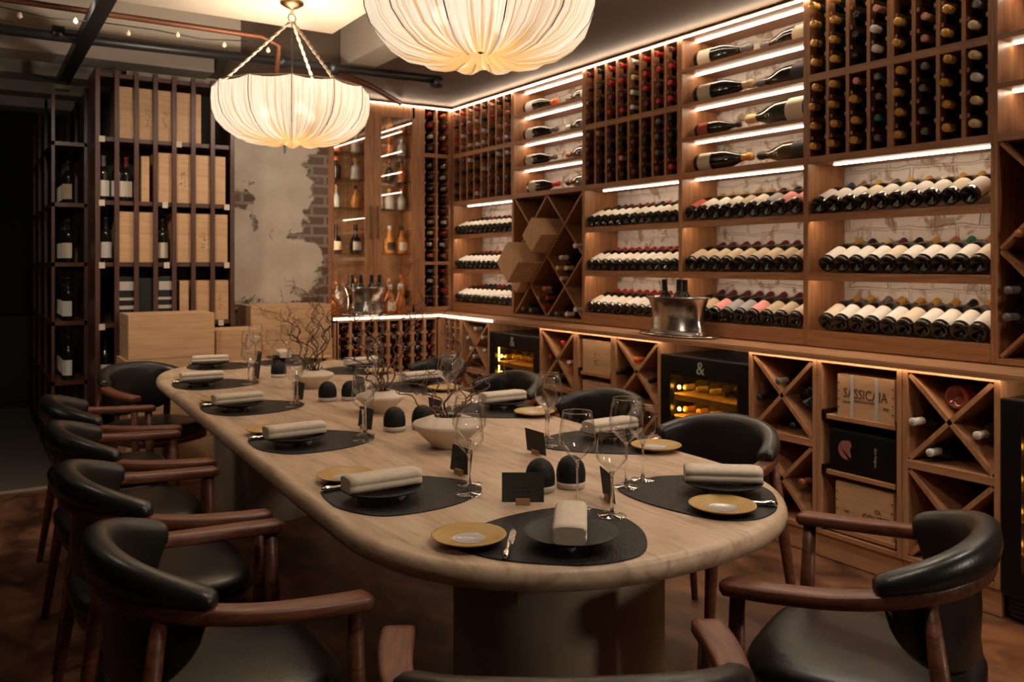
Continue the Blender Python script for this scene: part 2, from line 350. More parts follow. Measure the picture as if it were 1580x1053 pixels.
# ceiling: brown flat part on the right, pale slab, beams and coffers on the left
struct(MB().box(-3.1, 4.1, -2.3, 10.3, 3.10, 3.2).build('ceiling', ceil_pale))
struct(MB().box(2.40, 4.0, -2.3, WY+.12, 2.762, 3.10).build('ceiling', ceil_brown))
struct(MB().box(1.5, 2.40, 5.62, WY+.12, 2.762, 3.10).build('ceiling', ceil_brown))
struct(MB().box(-3.0, 1.83, 3.15, 4.81, 2.75, 3.10).build('ceiling', ceil_pale))
struct(MB().box(-3.0, 1.83, -2.3, 2.6, 2.75, 3.10).build('ceiling', ceil_pale))
struct(MB().box(2.19, 2.398, -2.3, 5.60, 2.75, 3.10).build('trim_2', ceil_pale))
for i, (a, b) in enumerate(((5.55, 5.75), (6.25, 6.55), (7.0, 7.28), (7.75, 8.0), (8.5, 8.8))):
    struct(MB().box(-3.0, 1.49 if a < 6.8 else 1.3, a, b, 2.75, 3.10).build('trim_%d' % (i+3), ceil_pale))
# pipes
def pipe(name, label, pts, r, mat, n=10): return tag(MB().tube(pts, r, n).build(name, mat), label, 'pipe')
p = pipe('ceiling_pipe', 'long black pipe crossing below the ceiling behind the hanging lamp', [(-2.9, 5.38, 2.665), (.4, 5.38, 2.66), (2.85, 5.38, 2.70)], .030, black_metal)
for x in (.43, 1.7, 2.05, 2.83): MB().lathe([(.0, -.03), (.042, -.03), (.042, .03), (0, .03)], 12, T(x, 5.38, 2.68) @ Matrix.Rotation(PI/2, 4, 'Y')).build('pipe_coupling', black_metal, p)
pipe('ceiling_pipe', 'thinner dark pipe running back from the black pipe to the corner', [(2.0, 5.42, 2.69), (2.5, 5.85, 2.71), (3.05, 6.45, 2.725)], .022, copper)
pipe('ceiling_pipe', 'copper coloured pipe with bare bulbs running under the pale beam', [(-2.9, 4.95, 2.71), (1.45, 4.95, 2.71), (1.56, 4.97, 2.68), (1.58, 5.1, 2.5)], .016, copper)
tk = MB().beam((.56, 1.9, 2.66), (.56, 6.75, 2.66), .075, .06, (0, 0, 1)).build('ceiling_track', black_metal); tag(tk, 'black square ceiling track running towards the dark back of the room', 'track')
MB().box(.515, .605, 6.66, 6.76, 2.60, 2.63).build('end_cap', pm('worn_plaster_lump', (.35,.30,.2), .8), tk)
gl = tag(MB().tube([(-2.9+.25*i, 4.90, 2.66-.03*math.sin(i*1.3)**2) for i in range(18)], .003, 4).build('light_string_wire', black_metal), 'thin wire string carrying bare bulbs under the copper pipe', 'string lights')
random.seed(3)
bm_ = MB().lathe([(0,-.012),(.011,-.006),(.013,.004),(.007,.016),(.004,.022),(0,.022)], 10).mesh('bulb', pm('pale_bulb', (.75,.62,.42), .2))
for i in range(18): part('bulb', bm_, gl, M=T(-2.78+.25*i, 4.89, 2.635-.03*math.sin(i*1.9)**2))

# ================================================================== bottles
def profile(kind):
    if kind == 'bordeaux': return [(0,.022),(.012,.018),(.026,.002),(.031,0),(.0365,.004),(.0375,.012),(.0375,.180),(.0360,.194),(.029,.210),(.0185,.224),(.0152,.236),(.0145,.285),(.0160,.287),(.0160,.297),(.0135,.300),(0,.300)], .0375, .235
    if kind == 'burgundy': return [(0,.026),(.014,.020),(.029,.002),(.034,0),(.0400,.004),(.0410,.012),(.0410,.150),(.0385,.172),(.030,.200),(.020,.224),(.0150,.245),(.0142,.284),(.0160,.286),(.0160,.296),(.0135,.299),(0,.299)], .041, .240
    if kind == 'champagne': return [(0,.032),(.016,.024),(.032,.002),(.038,0),(.0430,.004),(.0445,.014),(.0445,.155),(.041,.180),(.031,.215),(.021,.245),(.0160,.270),(.0150,.290),(.0180,.294),(.0180,.306),(.0165,.318),(0,.320)], .0445, .250
def scaled(pr, k): return [(r*k, z*k) for r, z in pr]
BM = {}
def bottle_meshes(kind, n=20, k=1.0, flat=1.0, lab_h=(.030,.135), arc=1.5):
    key = (kind, n, k, lab_h)
    if key in BM: return BM[key]
    pr, R, cz = profile(kind)
    ri = [max(i for i, (r, z) in enumerate(pr) if z <= cz)]
    body = MB().lathe(scaled(pr, k), n).mesh('bottle_body', bottle_dark)
    cp = [(r+.0009, z) for r, z in pr if z >= cz-.002 and r > 0] + [(0, pr[-1][1]+.0009)]
    r0 = cp[0][0]; cp = [(r0+.0002, cp[0][1]-.012)] + cp
    # radius at cap start
    cap = MB().lathe(scaled(cp, k), n).mesh('bottle_foil', foil['red'])
    m = MB(); a0, a1 = -arc, arc; N = 16; R2 = (R+.0007)*k
    rs = [[Vector((R2*math.cos(a0+(a1-a0)*j/N), R2*math.sin(a0+(a1-a0)*j/N), z*k)) for j in range(N+1)] for z in lab_h]
    m.rings(rs, (False, False), True, loop=False); label = m.mesh('bottle_label', lab['white'])
    BM[key] = (body, cap, label, R*k, pr[-1][1]*k); return BM[key]
NB = {'wine_bottle': 0}
def bottle(M, kind, label, group, body=bottle_dark, fc='red', lc=None, k=1.0, n=20, name='wine_bottle', lab_h=(.030,.135), arc=1.5):
    b, c, l, R, L = bottle_meshes(kind, n, k, lab_h=lab_h, arc=arc)
    NB[name] = NB.get(name, 0)+1
    t = thing(name, label, 'bottle', group=group, M=M)
    part('body', b, t, mat=body); part('foil', c, t, mat=foil[fc])
    if lc: part('label', l, t, mat=lab[lc])
    return t
def frame(origin, z, x):
    z = Vector(z).normalized(); x = Vector(x); x = (x-z*x.dot(z)).normalized(); y = z.cross(x)
    M = Matrix((x, y, z)).transposed().to_4x4(); M.translation = origin; return M

# ================================================================== rack builders (local x = left to right, y = depth, z = up)
D = .295; TS = .015
def led(parent, x0, x1, y, z, wd=.012, mat=None):
    o = MB().box(x0, x1, y-wd/2, y+wd/2, z-.006, z).build('led_strip', mat or ledm, parent); return o
def rack_root(name, label, y0, W, back=False):
    if back: return thing(name, label, 'rack', (y0, YU, 0), 0)
    return thing(name, label, 'rack', (PU, y0, 0), -PI/2)
def sides(r, W, z0, z1, inner=oak, d=D):
    for x in (0, W-TS): MB().box(x, x+TS, 0, d, z0, z1).build('side_panel', inner['z'], r, bevel=.0015)
def board(r, W, z0, z1, nm='shelf', y0=0, d=D, mat=None):
    return MB().box(TS, W-TS, y0, d, z0, z1).build(nm, mat or oak['x'], r, bevel=.002)

random.seed(7)
def bins(r, W, z0, z1, ncol, nrow, zs, dth=.018, wide=None, fills=None, rackname='', mat=oak, individually=True, stuff=None, tier='', d=D):
    """column dividers with cleats, bottles lying neck outwards"""
    x0, x1 = TS, W-TS; cw = (x1-x0)/ncol
    zb = MB().box(x0, x1, d-.012, d-.002, z0, z1).build('back_panel', shade_back, r)  # added panel; its near-black is the shade behind the bottles
    for c in range(ncol+1):
        x = x0+cw*c; th = dth*(1.9 if wide == c else 1)
        a, b = (x, x+dth*.6) if c == 0 else ((x-dth*.6, x) if c == ncol else (x-th/2, x+th/2))
        m = MB().box(a, b, 0, .05, z0, z1).box(a, b, d-.07, d-.012, z0, z1)
        for i in range(nrow):
            zz = zs[i]-.047
            if i == 0 and zz-z0 < .02: continue
            m.box(max(a-.013, x0), min(b+.013, x1), .008, d-.014, zz-.006, zz+.012)
        m.build('divider', mat['z'], r)
    R = r.matrix_world if False else (T(*r.location) @ Rz(r.rotation_euler.z))
    for c in range(ncol):
        for i in range(nrow):
            f = fills(c, i) if fills else 'red'
            if f is None: continue
            kind, fc, body = f
            x = x0+cw*(c+.5)+random.uniform(-.008, .008); z = zs[i]-.047+.012+(.041 if kind != 'champagne' else .0445)
            dy = random.uniform(-.012, .016)
            L = profile(kind)[0][-1][1]
            yb = min(d-.016, L+dy)
            M = R @ frame((x, yb, z), (random.uniform(-.02, .02), -1, random.uniform(-.012, .012)), (1, 0, 0))
            if individually:
                bottle(M, kind, '%s-foiled bottle, %s, %s, column %s, row %s from bottom' % (fc, rackname, tier, NUM[c], NUM[i]), 'bottles lying in the '+rackname, body=body, fc=fc, n=16)
            else: stuff.append((M, kind, fc))
def row(r, W, z, n, kinds, rackname, rowname, x0=.03, x1=None, tilt=23, k=1.0, individually=True, grp=None):
    R = T(*r.location) @ Rz(r.rotation_euler.z); x1 = x1 or W-.03
    a = math.radians(tilt)
    m = MB(); mm = [(.10, 0), (D-.02, 0), (D-.02, .074), (.10, .003)]
    m.add([(TS+.002, y, z+h) for y, h in mm]+[(W-TS-.002, y, z+h) for y, h in mm], [(0,1,2,3),(7,6,5,4),(0,4,5,1),(1,5,6,2),(2,6,7,3),(3,7,4,0)])
    m.build('display_ramp', oak['x'], r)
    for i in range(n):
        kind, fc, body, lc, kk = kinds(i)
        Rr = profile(kind)[1]*kk
        pitch = (x1-x0)/n
        x = x0+pitch*(i+.5)+random.uniform(-.003, .003)
        ax = Vector((random.uniform(-.03, .03), math.cos(a), math.sin(a)))
        base = (x, .004, z+Rr*math.cos(a)+.002)
        M = R @ frame(base, ax, (.55+random.uniform(-.12, .12), -math.sin(a), math.cos(a)))
        bottle(M, kind, '%s-labelled %s-foiled bottle, %s from left, %s of %s' % (lc, fc, ORD[i], rowname, rackname), grp or ('bottles on the '+rowname+' of '+rackname), body=body, fc=fc, lc=lc, k=kk, n=24)
def lying(M_R, x, z, y, kind, direction, label, group, fc, lc, k, body=bottle_dark, yaw=0):
    """bottle lying along the shelf; direction +1 neck to the right"""
    Rr = profile(kind)[1]*k
    ax = Vector((direction*math.cos(yaw), math.sin(yaw), 0.015))
    M = M_R @ frame((x, y, z+Rr+.001), ax, (0, -1, .25))
    bottle(M, kind, label, group, body=body, fc=fc, lc=lc, k=k, n=28, name='champagne_bottle', lab_h=(.03, .105), arc=1.5)

ZB = [1.96, 2.057, 2.155, 2.252]        # bottle axes, lower tier
ZBt = [2.374, 2.471, 2.568, 2.664]      # upper tier
ZA = [z+.0 for z in ZB]
BEAM0, BEAM1, MID0, MID1 = 1.884, 1.920, 2.298, 2.336
def pick(seq): return random.choice(seq)
Ys = [6.52, 5.546, 4.643, 3.697, 2.796, 1.857, .96]
stuff_list = []
names = ['corner bottle rack', 'left lattice rack', 'middle bottle rack', 'magnum display rack', 'rightmost bottle rack', 'far right rack']
labels_r = ['walnut wine rack beside the corner, narrow bins over three lit rows',
            'walnut wine rack with lit magnum shelves over a diamond lattice holding crates',
            'walnut wine rack with red-capped bins behind the steel ice bucket',
            'walnut wine rack with lit magnum shelves over three rows, right of ice bucket',
            'large walnut wine rack with gold-capped bins above white-labelled bottles',
            'walnut rack cut by the right photo edge, shelves over a diamond lattice']
roots = []
for i in range(6):
    y0, y1 = Ys[i], Ys[i+1]; W = y0-y1
    r = rack_root('wine_rack', labels_r[i], y0, W); roots.append(r); r['group'] = 'tall wine racks along the right wall'
    MR = T(PU, y0, 0) @ Rz(-PI/2)
    sides(r, W, ZC+.004, ZT-.02)
    MB().box(0, W, 0, D, ZT-.02, ZT).build('top_board', oak['x'], r)
    led(r, 0.0 if i else .0, W, -.008, ZT-.012, .014)
    if i in (0, 2, 4):
        board(r, W, BEAM0, BEAM1, 'rail'); board(r, W, MID0, MID1, 'rail')
        def fills(c, k, i=i, up=False):
            if i == 4:
                g = [('champagne','gold',bottle_green)]*4
                tab = {0: g, 1: g, 2: [('champagne','gold',bottle_green)]*3+[('bordeaux','pink',bottle_dark)], 3: [('bordeaux','grey',bottle_dark),('bordeaux','green',bottle_dark),('bordeaux','grey',bottle_dark),('bordeaux','grey',bottle_dark)],
                       4: g, 5: [('bordeaux','grey',bottle_dark)]*4, 6: g, 7: [('champagne','cream',bottle_green),('champagne','cream',bottle_green),('champagne','white',bottle_green),('champagne','cream',bottle_green)]}
                tabu = {0: g, 1: g, 2: [('bordeaux','black',bottle_dark)]*4, 3: [('champagne','white',bottle_green)]*2+[('bordeaux','pink',bottle_dark)]*2, 4: [('champagne','gold',bottle_green)]*2+[None,('bordeaux','grey',bottle_dark)],
                        5: [('bordeaux','pink',bottle_dark)]*2+[('bordeaux','grey',bottle_dark)]*2, 6: [('champagne','gold',bottle_green)]*2+[None,('bordeaux','grey',bottle_dark)], 7: [('champagne','cream',bottle_green),('bordeaux','grey',bottle_dark),('champagne','cream',bottle_green),None]}
                return (tabu if up else tab)[c][k]
            if i == 2:
                if up:
                    if c == 0: return ('bordeaux','wine',bottle_dark)
                    if c == 1: return ('bordeaux','black',bottle_dark)
                    if c == 4: return ('bordeaux', pick(['cream','white']), bottle_dark)
                    return ('bordeaux', pick(['red','red','red','wine']), bottle_dark)
                return ('bordeaux', pick(['pink','wine','black','black','wine','grey']) if not (c == 7 and k == 0) else 'red', bottle_dark)
            return ('bordeaux', pick(['red','white','wine','black','pink','white','wine']), bottle_dark) if up else ('bordeaux', pick(['white','black','wine','black','grey']), bottle_dark)
        bins(r, W, MID1, ZT-.02, 8, 4, ZBt, wide=4 if i == 4 else None, fills=lambda c, k, i=i: fills(c, k, i, True), rackname=names[i], tier='upper tier', individually=(i != 0), stuff=stuff_list)
        bins(r, W, BEAM1, MID0, 8, 4, ZB, wide=4 if i == 4 else None, fills=lambda c, k, i=i: fills(c, k, i), rackname=names[i], tier='lower tier', individually=(i != 0), stuff=stuff_list)
    else:
        for z in (1.882, 2.105, 2.308, 2.518):
            board(r, W, z if z > 1.9 else BEAM0, z+.022 if z > 1.9 else BEAM1, 'shelf')
            if z > 1.9 or i == 3: led(r, .022, W-.022, .11, (z if z > 1.9 else BEAM0)-.001)
        led(r, .022, W-.022, .11, ZT-.022)
    if i in (0, 2, 4): led(r, .09, W-.02, .11, BEAM0-.001)
    if i in (0, 2, 3, 4):
        board(r, W, ZC+.004, 1.04, 'plinth_board')
        for za, zb_ in ((1.291, 1.330), (1.591, 1.628)):
            MB().prism([(0, za), (.018, za), (.018, zb_-.020), (D, zb_-.020), (D, zb_), (0, zb_)], TS, W-TS, Matrix(((0,0,1,0),(1,0,0,0),(0,1,0,0),(0,0,0,1)))).build('shelf', oak['x'], r, bevel=.002)
            led(r, .03, W-.03, .026, zb_-.0202, .012)
        wr = {0: (12, .95), 2: (12, 1.0), 3: (9, 1.0), 4: (10, 1.0)}[i][0]
        for rn, (z, nm) in enumerate(((1.041, 'bottom row'), (1.331, 'middle row'), (1.629, 'top row'))):
            def kinds(j, i=i, rn=rn):
                if i == 4:
                    fc = [['gold','gold','grey','gold','gold','gold','gold','black','gold','gold'], ['gold','black','cream','wine','black','gold','copper','green','gold','gold'], ['blue','copper','gold','grey','gold','gold','white','gold','gold','cream']][rn][j]
                    return ('burgundy', fc, bottle_dark, 'white' if (j+rn) % 5 else 'cream', 1.0 if rn == 2 else 1.03)
                if i == 3:
                    if rn == 0: return ('champagne', 'wine', bottle_dark, ['tan','tan','pink','grey','grey','pink','tan','tan','cream'][j], .98)
                    if rn == 1: return ('champagne', 'wine', bottle_dark, 'tan', .98)
                    return ('champagne', pick(['gold','wine','gold','black']), bottle_dark, ['red','cream','white','cream','tan','cream','grey','pink','pink'][j], .98)
                if i == 2: return ('bordeaux', 'red' if rn < 2 else pick(['red','black','wine']), bottle_dark, 'cream' if (j*3+rn) % 4 == 0 else 'white', .96)
                return ('bordeaux', pick(['red','black','wine']), bottle_dark, 'white', .96)
            x1 = W-.03
            if i == 4 and rn == 2: x1 = W-.07
            x0 = .07 if (i == 4 and rn < 2) else .03
            row(r, W, z, wr, kinds, names[i], nm, x0=x0, x1=x1)
    if i in (1, 5):
        board(r, W, ZC+.004, .985, 'plinth_board')
        MB().box(TS, W-TS, D-.012, D-.002, .985, BEAM0).build('back_panel', shade_back, r)  # added panel, coloured as the shade behind the lattice
        z0, z1 = .985, BEAM0; hw = (W-2*TS)/2; hh = (z1-z0)/2
        for a in range(2):
            for b in range(2):
                xa, xb = TS+hw*a, TS+hw*(a+1); za, zb2 = z0+hh*b, z0+hh*(b+1)
                for p, q in (((xa, za), (xb, zb2)), ((xa, zb2), (xb, za))):
                    v = Vector((q[0]-p[0], 0, q[1]-p[1])).normalized()*.008
                    MB().beam((p[0]+v.x, .14, p[1]+v.z), (q[0]-v.x, .14, q[1]-v.z), .014, .26).build('lattice_board', oak['z'], r)

# magnums on lit shelves
MR = T(PU, Ys[3], 0) @ Rz(-PI/2); W3 = Ys[3]-Ys[4]
shz = [BEAM1, 2.127, 2.330, 2.540]
nmz = ['lowest', 'second', 'third', 'top']
mags = [  # row, x base, dir, kind scale, foil, label, body
 (3,.05,1,1.25,'grey','cream',bottle_dark),(3,W3-.03,-1,1.25,'grey','tan',bottle_dark),
 (2,.05,1,1.30,'cream','tan',bottle_dark),(2,W3-.03,-1,1.35,'grey','black',bottle_dark),
 (1,.05,1,1.0,'black','red',bottle_dark),(1,W3-.03,-1,1.60,'cream','cream',bottle_green),
 (0,.05,1,1.28,'gold','cream',bottle_dark),(0,W3-.03,-1,1.32,'black','black',bottle_olive)]
for rw, x, d_, k, fc, lc, bd in mags:
    lying(MR, x, shz[rw], .10 if d_ > 0 else .14, 'champagne', d_, '%s-necked %s bottle lying on %s lit shelf, %s end, magnum display rack' % (fc, 'large' if k > 1.3 else 'magnum', nmz[rw], 'left' if d_ > 0 else 'right'), 'magnums on the lit shelves', fc, lc, k*.98, bd, yaw=.06)
MR1 = T(PU, Ys[1], 0) @ Rz(-PI/2); W1 = Ys[1]-Ys[2]
for rw, x, d_, k, fc, lc, bd in [(3,.06,1,1.2,'orange','white',bottle_dark),(3,W1-.04,-1,1.2,'grey','cream',bottle_dark),(2,.06,1,1.2,'grey','white',bottle_dark),(2,W1-.04,-1,1.2,'white','grey',bottle_dark),
                                 (1,.06,1,1.15,'grey','cream',bottle_dark),(1,W1-.04,-1,1.2,'copper','grey',bottle_dark),(0,.10,1,1.15,'red','cream',bottle_dark),(0,W1-.04,-1,1.2,'black','grey',bottle_dark)]:
    lying(MR1, x, shz[rw], .10 if d_ > 0 else .14, 'champagne', d_, '%s-necked magnum lying on %s lit shelf, %s end, left lattice rack' % (fc, nmz[rw], 'left' if d_ > 0 else 'right'), 'magnums on the lit shelves', fc, lc, k*.95, bd, yaw=.06)
MR5 = T(PU, Ys[5], 0) @ Rz(-PI/2)
for rw, fc, lc, bd in ((3,'grey','white',bottle_dark),(2,'copper','pink',pm('pink_gold_bottle', (.55,.20,.10), .12, metal=.6)),(1,'grey','white',bottle_green),(0,'gold','cream',bottle_green)):
    lying(MR5, .09, shz[rw], .10, 'champagne', 1, '%s-labelled magnum lying on %s lit shelf at the right photo edge' % (lc, nmz[rw]), 'magnums on the lit shelves', fc, lc, 1.25, bd, yaw=.1)

# lattice contents, left lattice rack
def crate_mesh(w, d, h, bv=0): return MB().box(0, w, 0, d, 0, h)
zc0, zc1 = .985, BEAM0; hw = (W1-2*TS)/2; hh = (zc1-zc0)/2
ang = math.atan2(hh, hw)
def diamond_box(cx, cz, s, y0, y1, label, mat):
    # wooden box whose sides follow the lattice
    a = MB(); e1 = Vector((math.cos(ang), 0, math.sin(ang)))*s; e2 = Vector((-math.cos(ang), 0, math.sin(ang)))*s
    c0 = Vector((cx, 0, cz+.052)); f = [c0+Vector((0, y0, 0)), c0+e1+Vector((0, y0, 0)), c0+e1+e2+Vector((0, y0, 0)), c0+e2+Vector((0, y0, 0))]
    g = [v+Vector((0, y1-y0, 0)) for v in f]
    a.add(f+g, [(0,1,2,3),(7,6,5,4),(0,4,5,1),(1,5,6,2),(2,6,7,3),(3,7,4,0)])
    o = a.build('wine_crate', mat); o.matrix_world = MR1
    bv = o.modifiers.new('b', 'BEVEL'); bv.width = .003
    tag(o, label, 'crate', 'wooden boxes pushed into the diamond lattice')
diamond_box(TS+hw, zc0+hh*1.5-.255, .18, -.13, .22, 'topmost pale wooden wine box poking out of the diamond lattice', cratem['z'])
diamond_box(TS+hw*.5, zc0+hh-.255, .215, -.20, .22, 'large pale wooden wine box poking out of lattice middle', cratem['z'])
diamond_box(TS+hw*.27, zc0+hh*.3-.02, .10, -.06, .22, 'smallest wooden wine box low in the diamond lattice', cratem['z'])
random.seed(11)
lat = []
def lat_bottle(x, z, fc, where):
    M = MR1 @ frame((TS+x, .275, zc0+z), (random.uniform(-.04,.04), -1, random.uniform(-.03,.03)), (1,0,0))
    bottle(M, 'bordeaux', '%s-foiled bottle %s' % (fc, where), 'bottles in the diamond lattice', fc=fc, n=16)
dm = [(hw*1.5, hh*.63,'cream','low in the right diamond, lowest one'),(hw*1.37,hh*.80,'cream','in the right diamond, left of the second layer'),(hw*1.62,hh*.80,'cream','in the right diamond, right of the second layer'),(hw*1.5, hh*.97,'white','in the right diamond, topmost one'),
      (hw*1.0, hh*.13,'red','in the lower diamond, lowest one'),(hw*.87,hh*.30,'copper','in the lower diamond, left one'),(hw*1.12,hh*.30,'red','in the lower diamond, right one'),(hw*1.0,hh*.48,'pink','in the lower diamond, topmost one'),
      (hw*.34,hh*.085,'grey','at foot of the left lattice, left triangle'),(hw*.60,hh*.085,'grey','at foot of the left lattice, second from left'),(hw*1.38,hh*.085,'grey','at foot of the left lattice, third from left'),(hw*1.64,hh*.085,'white','at foot of the left lattice, rightmost'),
      (hw*1.88,hh*1.16,'white','halfway up the right edge of left lattice'),(hw*.12,hh*1.16,'grey','halfway up the left edge of left lattice'),(hw*1.88,hh*.14,'white','low at right edge of the left lattice')]
for x, z, fc, wh in dm: lat_bottle(x, z, fc, wh)
# far right rack lattice bottles
for x, z, fc, wh in ((.13, .50, 'copper', 'highest in the far right lattice, red body'), (.09, .27, 'grey', 'left in the far right lattice, upper'), (.085, .16, 'grey', 'left in the far right lattice, lower'), (.22, .38, 'black', 'in the middle of the far right lattice'), (.30, .24, 'black', 'in the far right lattice, deepest right')):
    M = MR5 @ frame((TS+x, .255, 1.0+z), (-.1, -1, .0), (1,0,0))
    bottle(M, 'bordeaux', '%s-foiled bottle %s' % (fc, wh), 'bottles in the far right lattice', fc=fc, n=20)

# ================================================================== BACK WALL upper: spirits cabinet and bin column
cr_ = thing('spirits_cabinet', 'tall walnut cabinet with two glass doors full of spirits bottles', 'cabinet', (2.449, YU, 0))
Wc = 3.296-2.449
for x in (0, Wc-.05): MB().box(x, x+.05, .02, .30, ZC+.004, ZT-.02).build('side_panel', oak['z'], cr_)
MB().box(.05, Wc-.05, .285, .30, ZC+.004, ZT-.02).build('back_panel', wood('lit_back_board', (.50,.30,.17), (.38,.21,.11), 'z'), cr_)  # lighter wood copy; the cabinet's inner glow is put into its colour
MB().box(0, Wc, .02, .30, ZT-.02, ZT).build('top_board', oak['x'], cr_)
MB().box(.05, Wc-.05, .02, .30, ZC+.004, 1.0).build('base_board', oak['x'], cr_)
MB().box(.375, .425, .02, .28, 1.0, ZT-.02).build('middle_partition', oak['z'], cr_)
led(cr_, -.0, Wc, -.008, ZT-.012, .014)
for a, b in ((.0, .395), (.398, Wc)):
    dr = MB(); sw = .052 if a == 0 else .07
    dr.box(a, a+sw, 0, .02, ZC+.004, ZT-.025).box(b-(.07 if a == 0 else .09), b, 0, .02, ZC+.004, ZT-.025)
    dr.box(a+sw, b-.07, 0, .02, 2.62, ZT-.025).box(a+sw, b-.07, 0, .02, ZC+.004, 1.02)
    do = dr.build('door', oak['z'], cr_)
    MB().box(a+sw-.005, b-.065, .008, .012, 1.015, 2.625).build('glass_pane', panem, do)
    hx = b-.03 if a == 0 else a+.03
    MB().box(hx-.006, hx+.006, -.03, -.018, 1.58, 1.86).box(hx-.004, hx+.004, -.02, 0, 1.60, 1.61).box(hx-.004, hx+.004, -.02, 0, 1.83, 1.84).build('handle', brass, do)
sh_z = [1.46, 1.84, 2.08, 2.30, 2.50]
for z in sh_z:
    for a, b in ((.052, .373), (.427, Wc-.052)):
        MB().box(a, b, .03, .28, z-.008, z).build('glass_shelf', gshelf, cr_)
for x in (.055, .472):
    MB().box(x-.003, x+.003, .021, .029, 1.03, 2.6).build('led_strip', emis('cabinet_led', LEDC, 30), cr_)  # added strips, hidden behind the stiles to brighten the interior
# spirits bottles
def liquor_profiles():
    return {'tall': [(0,0),(.036,0),(.038,.006),(.038,.17),(.034,.19),(.016,.205),(.014,.25),(.018,.252),(.018,.285),(0,.285)],
            'round': [(0,0),(.040,0),(.050,.02),(.054,.06),(.049,.10),(.035,.135),(.016,.155),(.013,.20),(.018,.205),(.018,.24),(0,.24)],
            'squat': [(0,0),(.05,0),(.054,.01),(.054,.12),(.045,.145),(.018,.16),(.015,.19),(.022,.195),(.022,.23),(0,.23)],
            'cone': [(0,0),(.052,0),(.055,.010),(.049,.06),(.038,.12),(.018,.16),(.014,.20),(.020,.205),(.020,.25),(0,.25)]}
LQ = {k: MB().lathe(v, 18).mesh('liquor_body', cog) for k, v in liquor_profiles().items()}
LQC = {k: MB().lathe([(v[-1][0]+.0, 0)], 3) for k, v in liquor_profiles().items()}
def lq_cap(k):
    v = liquor_profiles()[k]; z0, z1 = v[-3][1], v[-2][1]; r = v[-2][0]+.001
    return MB().lathe([(0, z0), (r, z0), (r, z1+.002), (0, z1+.002)], 14).mesh('liquor_cap', foil['gold'])
LQC = {k: lq_cap(k) for k in LQ}
LQL = {}
for k, v in liquor_profiles().items():
    rr = max(r for r, z in v if z < .14)+.001
    m = MB(); N = 12
    zz = (.03, .10)
    def rad(z, v=v):
        for (r0, z0), (r1, z1) in zip(v, v[1:]):
            if z0 <= z <= z1 and z1 > z0: return r0+(r1-r0)*(z-z0)/(z1-z0)
        return rr
    rs = [[Vector(((rad(z)+.0012)*math.cos(a), (rad(z)+.0012)*math.sin(a), z)) for a in [-PI/2-.8+1.6*j/N for j in range(N+1)]] for z in [zz[0]+(zz[1]-zz[0])*q/5 for q in range(6)]]
    m.rings(rs, (False, False), True, loop=False); LQL[k] = m.mesh('liquor_label', lab['cream'])
def liquor(x, y, z, k, mat, fc, lc, label, group):
    t = thing('liquor_bottle', label, 'bottle', (x, y, z), 0, group)
    part('body', LQ[k], t, mat=mat); part('stopper', LQC[k], t, mat=foil[fc])
    if lc: part('label', LQL[k], t, mat=lab[lc])
random.seed(5)
mats_l = {'cognac': cog, 'whisky': whisky, 'clear': clearb, 'dark': bottle_dark}
lev = ['on bottom board', 'on lowest glass shelf', 'on second glass shelf', 'on third glass shelf', 'on fourth glass shelf', 'on top glass shelf']
for li, z in enumerate([1.0]+sh_z):
    for side, xs in (('left', (.125, .300)), ('right', (.50, .612, .725))):
        for q, x in enumerate(xs):
            hmax = (sh_z+[2.7])[li]-z
            k = pick(['tall', 'round', 'squat', 'cone']) if hmax > .30 else pick(['squat', 'round'])
            if hmax < .235: k = 'squat' if False else k
            mk = pick(list(mats_l)); fc = pick(['gold','black','white','orange','copper']); lc = pick(['cream','white','black','gold', None])
            if hmax < .25 and k in ('cone', 'tall'): k = 'squat'
            pos = ['left', 'middle', 'right'][q] if side == 'right' else ['left', 'right'][q]
            if hmax < .245:
                # shorter decanters for the tight shelves
                t = thing('liquor_bottle', '%s %s spirits bottle, %s-stoppered, %s, %s behind %s door' % (mk, 'short', fc, lev[li], pos, side), 'bottle', (2.449+x, YU+.15, z+.0005), 0, 'spirits in the glass-door cabinet')
                for nm_, dct, mt in (('body', LQ, mats_l[mk]), ('stopper', LQC, foil[fc])):
                    part(nm_, dct[k], t, mat=mt, M=Matrix.Diagonal((.8, .8, .8, 1)))
                continue
            liquor(2.449+x, YU+.15, z+.0005, k, mats_l[mk], fc, lc, '%s %s spirits bottle, %s-stoppered, %s, %s behind %s door' % (mk, k, fc, lev[li], pos, side), 'spirits in the glass-door cabinet')

rb = rack_root('wine_rack', 'narrow two-column walnut bottle rack between spirits cabinet and corner', 3.298, .285, back=True)
Wb = .285
sides(rb, Wb, ZC+.004, ZT-.02); MB().box(0, Wb, 0, D, ZT-.02, ZT).build('top_board', oak['x'], rb)
led(rb, 0, Wb, -.008, ZT-.012, .014)
for a, b in ((ZC+.004, 1.0), (1.365, 1.395), (2.30, 2.335)): board(rb, Wb, a, b, 'rail')
def fb(c, k): return ('bordeaux', pick(['white','orange','red','black','cream','grey','copper','pink','wine']), bottle_dark)
bins(rb, Wb, 2.335, ZT-.02, 2, 4, ZBt, fills=fb, individually=False, stuff=stuff_list)
bins(rb, Wb, 1.395, 2.30, 2, 9, [1.44+.0975*k for k in range(9)], fills=fb, individually=False, stuff=stuff_list)
bins(rb, Wb, 1.0, 1.365, 2, 4, [1.045+.087*k for k in range(4)], fills=fb, individually=False, stuff=stuff_list)
# corner infill
tag(MB().box(3.585, 3.62, YU-.012, YU+.02, ZC+.004, ZT-.02).build('corner_post', oak['z']), 'dark walnut corner post where the two racks meet', 'post')

